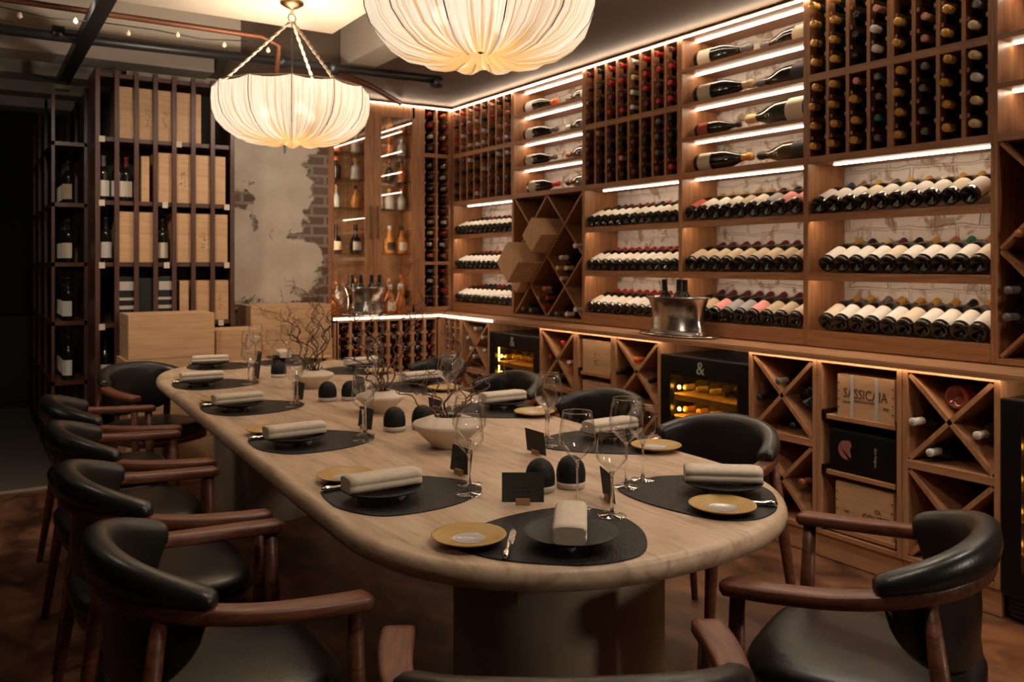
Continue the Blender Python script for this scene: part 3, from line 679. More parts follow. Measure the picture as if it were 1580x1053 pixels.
# ================================================================== COUNTER and BASE CABINETS
ct = MB()
ct.prism([(PB-.03, .2), (WX-.01, .2), (WX-.01, WY-.01), (2.39, WY-.01), (2.39, YB-.03), (PB-.03, YB-.03)], ZC-.018, ZC)
co = ct.build('counter', lit_oak['y'], bevel=.002); tag(co, 'long L-shaped oak counter running under the tall wine racks', 'counter')
MB().box(2.39, PB-.03, YB-.042, YB-.030, ZC-.024, ZC-.004).box(PB-.042, PB-.030, 5.42, YB-.03, ZC-.024, ZC-.004).build('led_strip', emis('counter_edge_led', (1.0,.80,.54), 2.4), co)
MB().box(PB-.012, PB-.004, 1.0, 5.40, ZC-.022, ZC-.018).build('led_strip', emis('under_counter_led', LEDC, 17), co)
MB().box(PB-.03, PB-.022, 1.0, 5.41, ZC-.027, ZC-.018).build('front_lip', lit_oak['y'], co)
# light strips also run inside the front lip under the back counter
ZT0 = .938; PL = .11
def base_root(name, label, a, b, cat='cabinet'):
    r = thing(name, label, cat, (PB, a, 0), -PI/2); r['group'] = 'low oak cabinets under the counter'; return r, a-b
DB = .50
def base_frame(r, W, z1=ZT0, t=.024):
    for x in (0, W-t): MB().box(x, x+t, 0, DB, PL, z1).build('side_panel', lit_oak['z'], r, bevel=.002)
    MB().box(t, W-t, 0, DB, z1-t, z1).build('top_rail', lit_oak['x'], r, bevel=.002)
    MB().box(t, W-t, 0, DB, PL, PL+t).build('bottom_board', lit_oak['x'], r, bevel=.002)
    MB().box(0, W, .012, .03, .004, PL).build('plinth', lit_oak['x'], r)
    MB().box(t, W-t, DB-.012, DB-.002, PL+t, z1-t).build('back_panel', shade_back, r)
def xboards(r, x0, x1, z0, z1, y0=.004, d=.30):
    for p, q in (((x0, z0), (x1, z1)), ((x0, z1), (x1, z0))):
        v = Vector((q[0]-p[0], 0, q[1]-p[1])).normalized()*.010
        MB().beam((p[0]+v.x, y0+d/2, p[1]+v.z), (q[0]-v.x, y0+d/2, q[1]-v.z), .020, d).build('cross_board', lit_oak['z'], r)
def xcab(a, b, label, mid=(.508, .544)):
    r, W = base_root('wine_cabinet', label, a, b); base_frame(r, W)
    MB().box(.024, W-.024, 0, DB-.02, mid[0], mid[1]).build('shelf', lit_oak['x'], r, bevel=.002)
    xboards(r, .024, W-.024, mid[1], ZT0-.024); xboards(r, .024, W-.024, PL+.024, mid[0])
    return r, W
def boxcab(a, b, label, shelves=(.677, .42, .164)):
    r, W = base_root('crate_cabinet', label, a, b); base_frame(r, W)
    for z in shelves:
        s = MB().box(.045, W-.03, .006, DB-.03, z-.022, z).build('pull_out_shelf', lit_oak['x'], r, bevel=.002)
        MB().box(.026, .044, .0, DB-.03, z-.026, z+.02).build('runner', blackm, r); MB().box(W-.029, W-.026, .0, DB-.03, z-.026, z+.02).build('runner', blackm, r)
    return r, W
x1r, x1W = xcab(5.964, 5.52, 'cross-divided oak cabinet left of the corner fridge, white-capped bottles')
x2r, x2W = xcab(4.846, 4.43, 'cross-divided oak cabinet just right of the corner fridge')
c1r, c1W = boxcab(4.428, 4.045, 'open oak cabinet holding two plain crates, under the ice bucket side')
x3r, x3W = xcab(4.043, 3.622, 'cross-divided oak cabinet left of the middle wine fridge')
x4r, x4W = xcab(2.967, 2.555, 'cross-divided oak cabinet right of the middle wine fridge')
c2r, c2W = boxcab(2.553, 2.125, 'open oak cabinet with shelves holding lettered crates')
x5r, x5W = xcab(2.122, 1.715, 'cross-divided oak cabinet beside the right-edge wine fridge')
# corner pigeonholes facing the room side
def cabroot(y): return T(PB, y, 0) @ Rz(-PI/2)
nb, nW = base_root('bottle_cabinet', 'narrow pigeonhole oak cabinet in the right-hand side of corner', 6.26, 5.966)
base_frame(nb, nW)
m = MB()
for q in range(1, 3): m.box(nW*q/3-.009, nW*q/3+.009, 0, .05, PL+.024, ZT0-.024)
m.build('divider', lit_oak['z'], nb)
for q in range(7): MB().box(.024, nW-.024, .01, .028, .84-.1*q, .856-.1*q).build('cleat', lit_oak['x'], nb)
tag(MB().box(PB-.022, PB+.03, 6.262, 6.31, .004, ZT0-.002).build('corner_post', lit_oak['z']), 'pale oak corner post where the low cabinets meet', 'post')
# plinth fillers / dark recess behind fridges
for a, b in ((5.50, 4.85), (3.62, 2.97), (1.70, .9)):
    pass

# back wall base bins
bb = thing('bottle_cabinet', 'oak pigeonhole cabinet full of bottles under the back counter', 'cabinet', (2.406, YB, 0)); bW = PB-.02-2.406
for x in (0, bW-.03): MB().box(x, x+.03, 0, .45, PL, ZT0-.012).build('side_panel', lit_oak['z'], bb)
MB().box(0, bW, 0, .45, ZT0-.026, ZT0-.012).build('top_rail', lit_oak['x'], bb)
MB().box(0, bW, 0, .45, PL, PL+.02).build('bottom_board', lit_oak['x'], bb); MB().box(0, bW, .012, .03, .004, PL).build('plinth', lit_oak['x'], bb)
MB().box(.03, bW-.03, .43, .44, PL+.02, ZT0-.03).build('back_panel', shade_back, bb)
cw = (bW-.06)/8
cleat_m = lambda: MB()
for c in range(9):
    x = .03+cw*c; m = MB().box(x-.011, x+.011, .0, .04, PL+.02, ZT0-.027)
    for k in range(8): m.box(x-.026, x+.026, .004, .30, .805-.093*k-.012, .805-.093*k+.012)
    m.build('divider', lit_oak['z'], bb)
for c in range(8):
    for k in range(8):
        M = T(2.406+.03+cw*(c+.5), YB+.30, .865-.093*k) @ frame((0, 0, 0), (0, -1, 0), (1, 0, 0))
        stuff_list.append((M, 'bordeaux', pick(['red','red','wine','white','copper','pink','black','orange','red'])))
for k in range(6):
    for q in range(2): stuff_list.append((cabroot(6.26) @ frame((nW*(q+.5)/3+.02, .30, .905-.1*k-.025), (0,-1,0), (1,0,0)), 'bordeaux', pick(['white','white','pink'])))

# ---- the many small far bottles as one body of stuff
sm = MB(); fcs = sorted(foil)
for M, kind, fc in stuff_list:
    pr, R, cz = profile(kind); sm.mi = 0; sm.lathe(pr[1:], 10, M, caps=(True, True))
    sm.mi = 1+fcs.index(fc); sm.lathe([(r+.001, z) for r, z in pr if z >= cz]+[(0, pr[-1][1]+.001)], 10, M)
so = sm.build('wine_bottle', [bottle_dark]+[foil[f] for f in fcs]); tag(so, 'many small far bottles in the corner racks and back pigeonholes', 'bottles', kind='stuff')

# ---- bottles in X cabinets
def xb(root, W, x, z, dy, fc, label, kind='bordeaux', k=1.0, up=0, yaw=0, body=bottle_dark, butt=False, lc=None):
    R = T(*root.location) @ Rz(root.rotation_euler.z)
    L = profile(kind)[0][-1][1]*k
    if butt: M = R @ frame((x, dy, z), (yaw, 1, up), (0, 0, 1))
    else: M = R @ frame((x-yaw*L, dy+L, z), (yaw, -1, up), (0, 0, 1))
    bottle(M, kind, label, 'bottles in the cross-divided cabinets', fc=fc, k=k, body=body, n=24, lc=lc)
# x5 cell: inner 0.024..W-.024, top cell z .544..914
xb(x5r, x5W, .06, .712, -.03, 'white', 'white-capped bottle sticking out at left of right-edge cabinet', yaw=-.10)
xb(x5r, x5W, .125, .592, -.01, 'white', 'white-capped bottle at the bottom of right-edge cabinet cross', yaw=-.05)
xb(x5r, x5W, .315, .695, .0, 'white', 'cream-capped bottle in right side of right-edge cabinet cross', yaw=.0, body=bottle_olive)
rosé = pm('rose_bottle_glass', (.26,.055,.035), .08, coat=.4)
xb(x5r, x5W, .2035, .828, .05, 'red', 'big rose-coloured bottle, base outwards, in right-edge cabinet', kind='champagne', k=1.12, butt=True, body=rosé, lc='red')
xb(x5r, x5W, .30, .36, .10, 'grey', 'dark bottle in the lower cross of right-edge cabinet', )
xb(x4r, x4W, .20, .80, -.02, 'grey', 'grey-capped bottle at top of cross cabinet right of fridge', yaw=.02)
xb(x4r, x4W, .065, .70, .0, 'black', 'black-capped bottle in left of cross cabinet right of fridge')
xb(x4r, x4W, .27, .59, .0, 'black', 'black-capped bottle in bottom of cross cabinet right of fridge')
xb(x4r, x4W, .330, .735, .04, 'grey', 'dark champagne bottle, base outwards, right of middle fridge', kind='champagne', k=1.15, butt=True)
xb(x4r, x4W, .06, .38, .0, 'black', 'black-capped bottle in lower cross of cabinet right of fridge')
xb(x4r, x4W, .33, .33, -.01, 'copper', 'copper-capped bottle in lower cross, cabinet right of fridge')
xb(x3r, x3W, .20, .80, .0, 'orange', 'orange-capped bottle atop the cross left of middle fridge')
xb(x3r, x3W, .05, .71, -.01, 'black', 'black-capped bottle at left of cross cabinet, left of fridge')
xb(x3r, x3W, .33, .69, .0, 'black', 'black-capped bottle at right of cross cabinet, left of fridge')
xb(x2r, x2W, .26, .84, .0, 'red', 'red-capped bottle at top of cross right of corner fridge')
xb(x2r, x2W, .10, .73, .02, 'red', 'red-capped bottle at left of cross right of corner fridge')
xb(x2r, x2W, .345, .715, -.01, 'pink', 'pink-capped bottle at right of cross near corner fridge')
xb(x2r, x2W, .22, .64, .04, 'grey', 'champagne bottle base outwards, cross near corner fridge', kind='champagne', butt=True)
for q, (x, z) in enumerate(((.22,.86),(.10,.78),(.15,.70),(.33,.80),(.36,.70),(.20,.64))):
    xb(x1r, x1W, x, z, .0, 'white', 'white-capped bottle, %s from the top in cabinet left of corner fridge' % ORD[[0,1,3,2,4,5].index(q) if q in (0,1,3,2,4,5) else q])

# ---- crates in box cabinets
def crate(root, x, y, z, w_, d_, h_, label, mat=None, deco=None, group='wooden wine crates', name='wine_crate', M=None):
    R = T(*root.location) @ Rz(root.rotation_euler.z) if root is not None else Matrix()
    t = thing(name, label, 'crate', group=group, M=(R @ T(x, y, z)) if M is None else M)
    mt = mat or cratem['x']
    MB().box(0, w_, 0, .012, 0, h_).build('front_board', mt, t, bevel=.0015)
    MB().box(0, w_, d_-.012, d_, 0, h_).build('back_board', mt, t)
    mm = mat or cratem['y']
    MB().box(0, .012, .012, d_-.012, 0, h_).build('end_board', mm, t); MB().box(w_-.012, w_, .012, d_-.012, 0, h_).build('end_board', mm, t)
    MB().box(-.0, w_, 0.0, d_, h_, h_+.008).build('lid', mt, t, bevel=.0015)
    MB().box(.012, w_-.012, .012, d_-.012, .001, .008).build('base_board', mt, t)
    if deco: deco(t, w_, h_)
    return t
def deco_text(lines, tape=()):
    def f(t, w_, h_):
        for txt, x, z, s, sx in lines: part('lettering', text_mesh(txt, s, ink, sx=sx), t, M=T(w_*x, -.0012, h_*z) @ FRONT)
        for x in tape: MB().box(w_*x-.008, w_*x+.008, -.0022, -.0014, 0, h_+.008).build('paper_band', pm('printed_paper_band', (.52,.52,.50), .7), t, )
        for z in (.2, .4, .6, .8):
            MB().box(.004, .010, -.0015, 0, h_*z, h_*z+.006).box(w_-.010, w_-.004, -.0015, 0, h_*z, h_*z+.006).build('nail', pm('nail_mark', (.05,.03,.02), .6), t)
    return f
def deco_crest(t, w_, h_):
    m = MB(); 
    for k in range(22):
        a = random.uniform(0, 2*PI); rr = random.uniform(.1, 1)**.5
        x = w_*.5+math.cos(a)*rr*w_*.16; z = h_*.45+math.sin(a)*rr*h_*.2
        m.box(x, x+random.uniform(.004, .014), -.0012, 0, z, z+random.uniform(.002, .006))
    m.build('stencilled_crest', pm('faint_ink', (.24,.12,.08), .8), t)
crate(c2r, .10, .015, .678, .285, .34, .185, 'pine crate lettered SASSICAIA with two paper bands', deco=deco_text([('SASSICAIA', .5, .58, .062, .78), ('TENUTA SAN GUIDO', .5, .42, .013, .9), ('BOLGHERI', .2, .37, .012, .9), ('2016', .86, .33, .016, .9)], (.27, .70)))
bx = crate(c2r, .06, .015, .421, .335, .34, .185, 'black gift box with a pink shield emblem', mat=blackm, group=None, name='gift_box')
pk = pm('pink_foil_emblem', (.50,.20,.16), .35, metal=.3)
sh = [(.09+.045*math.cos(a), .105+.045*math.sin(a)) for a in [PI/2+.5+(PI-.0)*k/14 for k in range(15)]]+[(.10, .06), (.113, .08), (.104, .105), (.116, .128), (.105, .148)]
MB().prism(sh, 0, .0012, T(0, 0, 0) @ FRONT).build('shield_emblem', pk, bx)
part('lettering', text_mesh('Dom Perignon', .018, foil['cream'], sx=.8), bx, M=T(.235, -.001, .095) @ FRONT @ Rz(-PI/2))
crate(c2r, .09, .015, .165, .29, .34, .20, 'pine crate with partly hidden COU lettering, on lowest shelf', deco=deco_text([('COUTET', .72, .38, .045, .8), ('Ch.', .75, .56, .025, 1), ('1988', .2, .4, .014, 1)]))
crate(c1r, .055, .015, .678, .285, .34, .20, 'plain pine crate with faint crest, under counter, upper one', deco=deco_crest)
crate(c1r, .055, .015, .421, .285, .34, .19, 'plain pine crate with faint crest, under counter, lower one', deco=deco_crest)

# ---- fridges
def fridge(a, b, label, ns=4, protr=.0, z1=.855, tall=False, bott=True, nm=''):
    r = thing('wine_fridge', label, 'fridge', (PB-protr, a, 0), -PI/2, 'under-counter wine fridges'); W = a-b
    bd = MB().box(0, .03, .04, .50, .02, z1).box(W-.03, W, .04, .50, .02, z1).box(.03, W-.03, .04, .50, z1-.03, z1).box(.03, W-.03, .04, .50, .02, .12).box(.03, W-.03, .48, .50, .12, z1-.03)
    bd.build('body', blackm, r)
    fw = .075
    g0 = .20; g1 = z1-.11
    df = MB().box(0, fw, 0, .035, .10, z1-.002).box(W-fw, W, 0, .035, .10, z1-.002).box(fw, W-fw, 0, .035, g1, z1-.002).box(fw, W-fw, 0, .035, .10, g0)
    dd = df.build('door', blackm, r, bevel=.002)
    MB().box(fw, W-fw, .012, .016, g0, g1).build('glass_pane', fpane, dd)
    gr = MB()
    for k in range(4): gr.box(.03, W-.03, .01, .02, .022+.018*k, .032+.018*k)
    gr.build('vent_grille', black_metal, r)
    MB().box(.0, W, .0, .036, z1-.002, z1+.003).build('trim_strip', pm('brushed_dark_trim', (.12,.12,.12), .35, metal=.8), r)
    part('logo', text_mesh('&', .10, pm('silver_print', (.4,.4,.38), .4)), r, M=T(W*.48, -.001, z1-.055) @ FRONT)
    zs = [g1-.125-.125*k for k in range(ns)]
    ar = pm('beech_shelf', (.55,.36,.14), .5)
    for z in zs:
        MB().box(.035, W-.035, .045, .46, z-.010, z+.012).build('shelf', ar, r)
        MB().box(.035, W-.035, .040, .0445, z-.020, z+.012).build('shelf_front', ar, r)
        MB().box(.06, W-.06, .047, .055, z-.014, z-.0105).build('led_strip', amber, r)  # strips added out of sight to boost the amber glow
    MB().box(.06, W-.06, .047, .055, z1-.036, z1-.031).build('led_strip', amber, r)
    MB().box(.038, .046, .05, .06, g0, g1).build('led_strip', amber, r)
    MB().box(W-.046, W-.038, .40, .41, g0, g1).build('led_strip', amber, r)
    R = T(PB-protr, a, 0) @ Rz(-PI/2)
    if bott:
        for si, z in enumerate(zs[:3]):
            for k in range(5):
                x = fw+.045+(W-2*fw-.05)*k/4.4
                M = R @ frame((x, .37, z+.052), (0, -1, 0), (0, 0, 1))
                bottle(M, 'bordeaux', 'bottle in %s, shelf %s, %s from left' % (nm, NUM[si], ORD[k]), 'bottles in the lit wine fridges', fc=pick(['gold', 'cream', 'black']), n=14, body=bottle_olive)
    for k, z in enumerate(zs):  # glowing dots stand in for amber glints on the bottle bases
        o = MB().lathe([(0, 0), (.011, 0), (.011, .006), (0, .010)], 10, T(fw+.03, .044, z+.055) @ Matrix.Rotation(PI/2, 4, 'X'))
        o.build('shelf_lamp', amber, r)
        MB().lathe([(0, 0), (.007, 0), (.007, .006), (0, .010)], 10, T(fw+.07, .044, z+.055) @ Matrix.Rotation(PI/2, 4, 'X')).build('shelf_lamp', emis('amber_led_dim', (1,.55,.08), 5), r)
fridge(3.615, 2.97, 'black glass-door wine fridge glowing amber, in the counter middle', nm='middle fridge')
fridge(5.515, 4.85, 'black glass-door wine fridge glowing amber, nearest the corner', nm='corner fridge')
fridge(1.712, 1.05, 'black wine fridge with amber lights, cut by right photo edge', ns=5, protr=.0, nm='right-edge fridge')
# grey steel housing piece right of the right-edge cabinet end
# ---- ice buckets
def ice_bucket(x, y, z, k, label, tray_label, nb, ry, kx=1.0):
    t = thing('ice_bucket', label, 'ice bucket', (x, y, z+.012), ry, 'steel ice buckets')
    pr = [(0,.004),(.150,0),(.165,.004),(.158,.03),(.150,.10),(.158,.16),(.175,.205),(.183,.212),(.183,.218),(.172,.212),(.150,.16),(.142,.10),(.150,.03),(.140,.015),(0,.012)]
    bm2 = MB()
    rs = []
    n = 48
    for r, zz in pr: rs.append([Vector((r*k*kx*math.cos(2*PI*j/n)*1.0, r*k*.62*math.sin(2*PI*j/n), zz*k)) for j in range(n)])
    bm2.rings(rs, (False, False)); bm2.build('bowl', steel, t)
    tr = MB(); rs = []
    for r, zz in [(0,.003),(.17,.003),(.205,.006),(.225,.014),(.227,.010),(.205,.001),(.17,.0),(0,0)]: rs.append([Vector((r*k*kx*math.cos(2*PI*j/n), r*.66*k*math.sin(2*PI*j/n), zz)) for j in range(n)])
    tr.rings(rs, (False, False)); o = tr.build('serving_tray', silver, None, (x, y, z), ry); tag(o, tray_label, 'tray', 'trays under the ice buckets')
    for i in range(nb):
        a = (i-(nb-1)/2)
        M = T(x, y, z+.03) @ Rz(ry) @ frame((a*.07*k, .01*((i % 2)*2-1), 0), (a*.05, -.05+.06*(i % 2), 1), (1, 0, 0))
        bottle(M, 'bordeaux', 'dark bottle standing in the %s, %s from left' % ('right ice bucket' if x > 3.2 else 'ice bucket on back counter', ORD[i]), 'bottles in the ice buckets', fc='black', n=16)
ice_bucket(3.475, 3.60, ZC, 1.0, 'wide hammered steel ice bucket on the long counter', 'oval silver tray under the right-hand steel ice bucket', 3, -PI/2, 1.28)
ice_bucket(2.72, 6.40, ZC, 1.0, 'steel ice bucket on the back counter by the spirits cabinet', 'silver tray under the ice bucket on back counter', 4, 0)
liquor(3.05, YU-.09, ZC+.001, 'cone', cog, 'white', None, 'amber decanter bottle standing on back counter, right', 'bottles on the back counter')
liquor(2.95, YU-.10, ZC+.001, 'round', cog, 'white', 'cream', 'cognac bottle standing on back counter beside ice bucket', 'bottles on the back counter')
liquor(2.45, YU-.12, ZC+.001, 'round', cog, 'copper', None, 'dark cognac bottle on back counter, left of ice bucket', 'bottles on the back counter')

# ================================================================== LEFT RACK with crates
RY = 6.10
lr = thing('shelf_rack', 'tall dark red wooden rack with upright battens and wine crates', 'rack', (.70, RY, 0))
RW = .90; RZ = [.16, .57, .98, 1.385, 1.795, 2.215, 2.64]
for x in (0, .115, .235, .355, .475, .60, .73, .865):
    MB().box(x, x+.030, 0, .022, .0 if x < .8 else .0, 2.66).build('batten', dwood['z'], lr, bevel=.002)
for x in (0, RW-.02): MB().box(x, x+.02, .022, .38, 0, 2.66).build('side_panel', dwood['z'], lr)
for z in RZ: MB().box(.02, RW-.02, .022, .38, z-.028, z).build('shelf', dwood['x'], lr)
MB().box(.0, RW, .385, .395, 0, 2.66).build('back_panel', shade_back, lr)
tg = pm('price_tag_paper', (.62,.54,.42), .8)
for x, z in ((.04,2.20),(.52,2.20),(.04,1.78),(.43,1.78),(.84,1.78),(.04,1.37),(.44,1.37),(.84,1.37),(.04,.965),(.8,.965)):
    MB().box(x-.018, x+.018, -.003, -.001, z-.024, z+.016).build('price_tag', tg, lr)
def lcrate(x, z, w_, h_, label, mat=None, deco=None, y=.03): 
    return crate(None, 0, 0, 0, w_, .32, h_, label, mat=mat, deco=deco, group='crates in the tall left rack', M=T(.70+x, RY+y, z+.001))
for q, (x, w_) in enumerate(((.135,.122),(.262,.112),(.378,.112),(.494,.118),(.617,.055))):
    lcrate(x, 2.215, w_, .335, 'pine crate standing on top rack shelf, %s from left' % ORD[q], deco=deco_crest if q in (1, 2) else None)
for q, (x, w_) in enumerate(((.375,.105),(.487,.12),(.612,.12),(.738,.10))):
    lcrate(x, 1.795, w_, .33, 'pine crate standing on second rack shelf, %s from left' % ORD[q], deco=deco_crest if q == 1 else None)
lcrate(.285, 1.795, .05, .30, 'thin pine box leaning among bottles on second rack shelf')
for q, (x, w_) in enumerate(((.135,.11),(.252,.11),(.49,.12),(.617,.12),(.743,.11))):
    lcrate(x, 1.385, w_, .33, 'pine crate standing on third rack shelf, %s from left' % ORD[q], deco=deco_crest if q == 3 else None)
def deco_black(t, w_, h_):
    m = MB(); wp = pm('pale_print', (.5,.46,.4), .7)
    m.box(.01, w_-.01, -.001, 0, h_*.72, h_*.92).box(.004, w_-.004, -.001, 0, h_*.50, h_*.56).box(.004, w_-.004, -.001, 0, h_*.30, h_*.38).box(.0, w_, -.001, 0, .0, h_*.2)
    m.build('printed_stripes', wp, t)
for q, x in enumerate((.135, .385)): crate(None, 0,0,0, .11, .30, .30, 'black box with pale stripes on low rack shelf, %s one' % ('left', 'right')[q], mat=blackm, deco=deco_black, M=T(.70+x, RY+.03, .981), name='gift_box', group='striped black boxes in the tall left rack')
lcrate(.262, .98, .10, .29, 'plain black box between the two striped boxes', mat=blackm)
lcrate(.53, .98, .06, .27, 'narrow pine crate on low rack shelf, right of black boxes')
lcrate(.615, .98, .115, .27, 'pine crate on low rack shelf, second from right'); lcrate(.74, .98, .12, .27, 'pine crate on low rack shelf, right end', deco=deco_crest)
def upright(x, y, z, fc, lc, label, grp, k=1.0):
    return bottle(T(x, y, z) @ Rz(-PI/2-.3), 'bordeaux', label, grp, fc=fc, lc=lc, n=16, k=k)
for x, z, fc, lc, wh in ((.06,1.796,'grey','white','second shelf, far left'),(.115+.07-.04,1.796,'red','white','second shelf, red cap near left'),(.20,1.796,'wine','cream','second shelf, wine-red cap'),(.43,1.386,'black','cream','third shelf between crates'),(.075,1.386,'black','white','third shelf, far left'),(.07,.571,'black','white','lower shelf, far left')):
    upright(.70+x, RY+.10, z, fc, lc, '%s-capped bottle standing in left rack, %s' % (fc, wh), 'bottles standing in the tall left rack')
# side rack running back into the dark, facing left
sr = thing('shelf_rack', 'dark rack receding into the gloom with standing bottles', 'rack', (.70, 6.52, 0), PI/2)
SL = 1.9
for x in (0, .62, 1.25, SL-.02):
    for yy in (0, .20): MB().box(x, x+.02, yy, yy+.02, 0, 2.60).build('upright', dwood['z'], sr)
for z in RZ[:-1]: MB().box(.0, SL, 0.002, .22, z-.028, z).build('shelf', dwood['y'], sr)
MB().box(0, SL, -.012, .0, 0, 2.60).build('back_panel', shade_back, sr)
random.seed(21)
for zi, z in enumerate(RZ[1:5]):
    for k in range(4):
        y = 6.62+.13*k+random.uniform(-.01, .01)
        M = T(.59, y, z+.001) @ Rz(-2.5)
        bottle(M, 'bordeaux', 'dim bottle in the receding rack, shelf %s from bottom, %s along' % (NUM[zi+1], ORD[k]), 'bottles standing in the receding rack', fc='black', lc=pick(['cream','tan','white']), n=14)

# ================================================================== crates on the floor
def floor_crate(x0, x1, y0, y1, z0, z1, label, deco=None):
    return crate(None, 0,0,0, x1-x0, y1-y0, z1-z0-.008, label, deco=deco, group='crates stacked on the floor', M=T(x0, y0, z0))
dt = deco_text([('GRAND CRU', .5, .5, .04, 1.6), ('MIS EN BOUTEILLE', .5, .25, .03, 1.6)])
floor_crate(.84, 1.36, 5.70, 6.06, .775, 1.055, 'big plain pine crate on top of the left floor stack')
floor_crate(.82, 1.37, 5.70, 6.06, .515, .772, 'pine crate second from top of the left floor stack', dt)
floor_crate(.84, 1.38, 5.70, 6.06, .258, .512, 'pine crate third from top of the left floor stack', dt)
floor_crate(.83, 1.36, 5.70, 6.06, .0, .255, 'bottom pine crate of the left floor stack')
floor_crate(1.39, 1.69, 5.78, 6.08, .62, .93, 'pine crate topping the middle floor stack')
floor_crate(1.39, 1.69, 5.78, 6.08, .31, .617, 'pine crate midway in the middle floor stack')
floor_crate(1.39, 1.69, 5.78, 6.08, .0, .307, 'bottom pine crate of the middle floor stack')
floor_crate(1.715, 2.32, 6.12, 6.48, .815, 1.07, 'wide pine crate topping stack against plaster wall', deco_crest)
floor_crate(1.715, 2.33, 6.12, 6.48, .545, .812, 'wide pine crate second in stack against plaster wall', deco_crest)
floor_crate(1.715, 2.33, 6.12, 6.48, .272, .542, 'wide pine crate third in stack against plaster wall')
floor_crate(1.715, 2.33, 6.12, 6.48, .0, .269, 'bottom wide pine crate against plaster wall')

# far dark room objects
pf = thing('framed_picture', 'large framed picture of small plates hanging on the dark far wall', 'picture', (-1.38, 10.17, 1.65))
MB().box(-.62, .62, -.0, .03, -.62, .62).build('frame', pm('bronze_frame', (.05,.035,.022), .5), pf)
MB().box(-.57, .57, -.004, .0, -.57, .57).build('print', pm('dim_print', (.085,.070,.05), .7), pf)
m = MB()
for i in range(5):
    for j in range(5): m.box(-.45+.2*i-.05, -.45+.2*i+.05, -.008, -.004, -.45+.2*j-.05, -.45+.2*j+.05)
m.build('printed_tiles', pm('print_blocks', (.05,.042,.034), .7), pf)
sp = thing('loudspeaker', 'black box loudspeaker hanging below the track in the dark', 'speaker', (.02, 6.7, 2.12))
MB().box(-.16, .16, -.1, .12, 0, .42).build('cabinet', blackm, sp, bevel=.006); MB().box(-.14, .14, -.106, -.1, .02, .40).build('grille', black_metal, sp); MB().box(-.015, .015, -.015, .015, .42, .64).build('bracket', black_metal, sp)
st = thing('sideboard', 'long low black sideboard in the dark at the far left', 'sideboard', (-2.2, 9.2, 0))
MB().box(0, 2.9, 0, .6, .08, .85).build('body', pm('near_black_lacquer', (.006,.007,.007), .5), st); MB().box(0, 2.9, -.01, .61, .85, .88).build('top', pm('near_black_top', (.008,.009,.009), .5), st)
MB().box(.05, 2.85, .05, .55, 0, .08).build('plinth', blackm, st)

# ================================================================== TABLE
TA = .632
Y0, Y1 = 1.325, 5.56
def table_outline(inset=0, n=40):
    a = TA-inset; pts = []
    e = 2/2.3
    def se(t):
        c_, s_ = math.cos(t), math.sin(t)
        return math.copysign(abs(c_)**e, c_), math.copysign(abs(s_)**e, s_)
    for b, yc, t0 in ((.63, Y0+.63, PI), (.80, Y1-.80, 0)):
        for k in range(n+1):
            x, y = se(t0+PI*k/n); yy = yc+(b-inset)*y; pts.append((1.443+.036*(yy-3.6)+a*x, yy))
    return pts
dt_ = thing('dining_table', 'long oval pale stone-look dining table on two round pedestals', 'table', (0, 0, 0))
tb = MB(); rs = []
for ins, z in ((.012, .700), (.003, .706), (0, .716), (-.001, .726), (.003, .738), (.010, .7465), (.022, .750)):
    rs.append([Vector((x, y, z)) for x, y in table_outline(ins)])
tb.rings(rs, (True, True)); tb.build('table_top', tablem, dt_)
for y, nm in ((1.87, 'near'), (4.72, 'far')):
    MB().lathe([(.0, .0), (.285, 0), (.287, .004), (.287, .6995), (0, .6995)], 64, T(1.36 if nm == 'near' else 1.42, y, 0)).build('pedestal', plaster_ped, dt_)

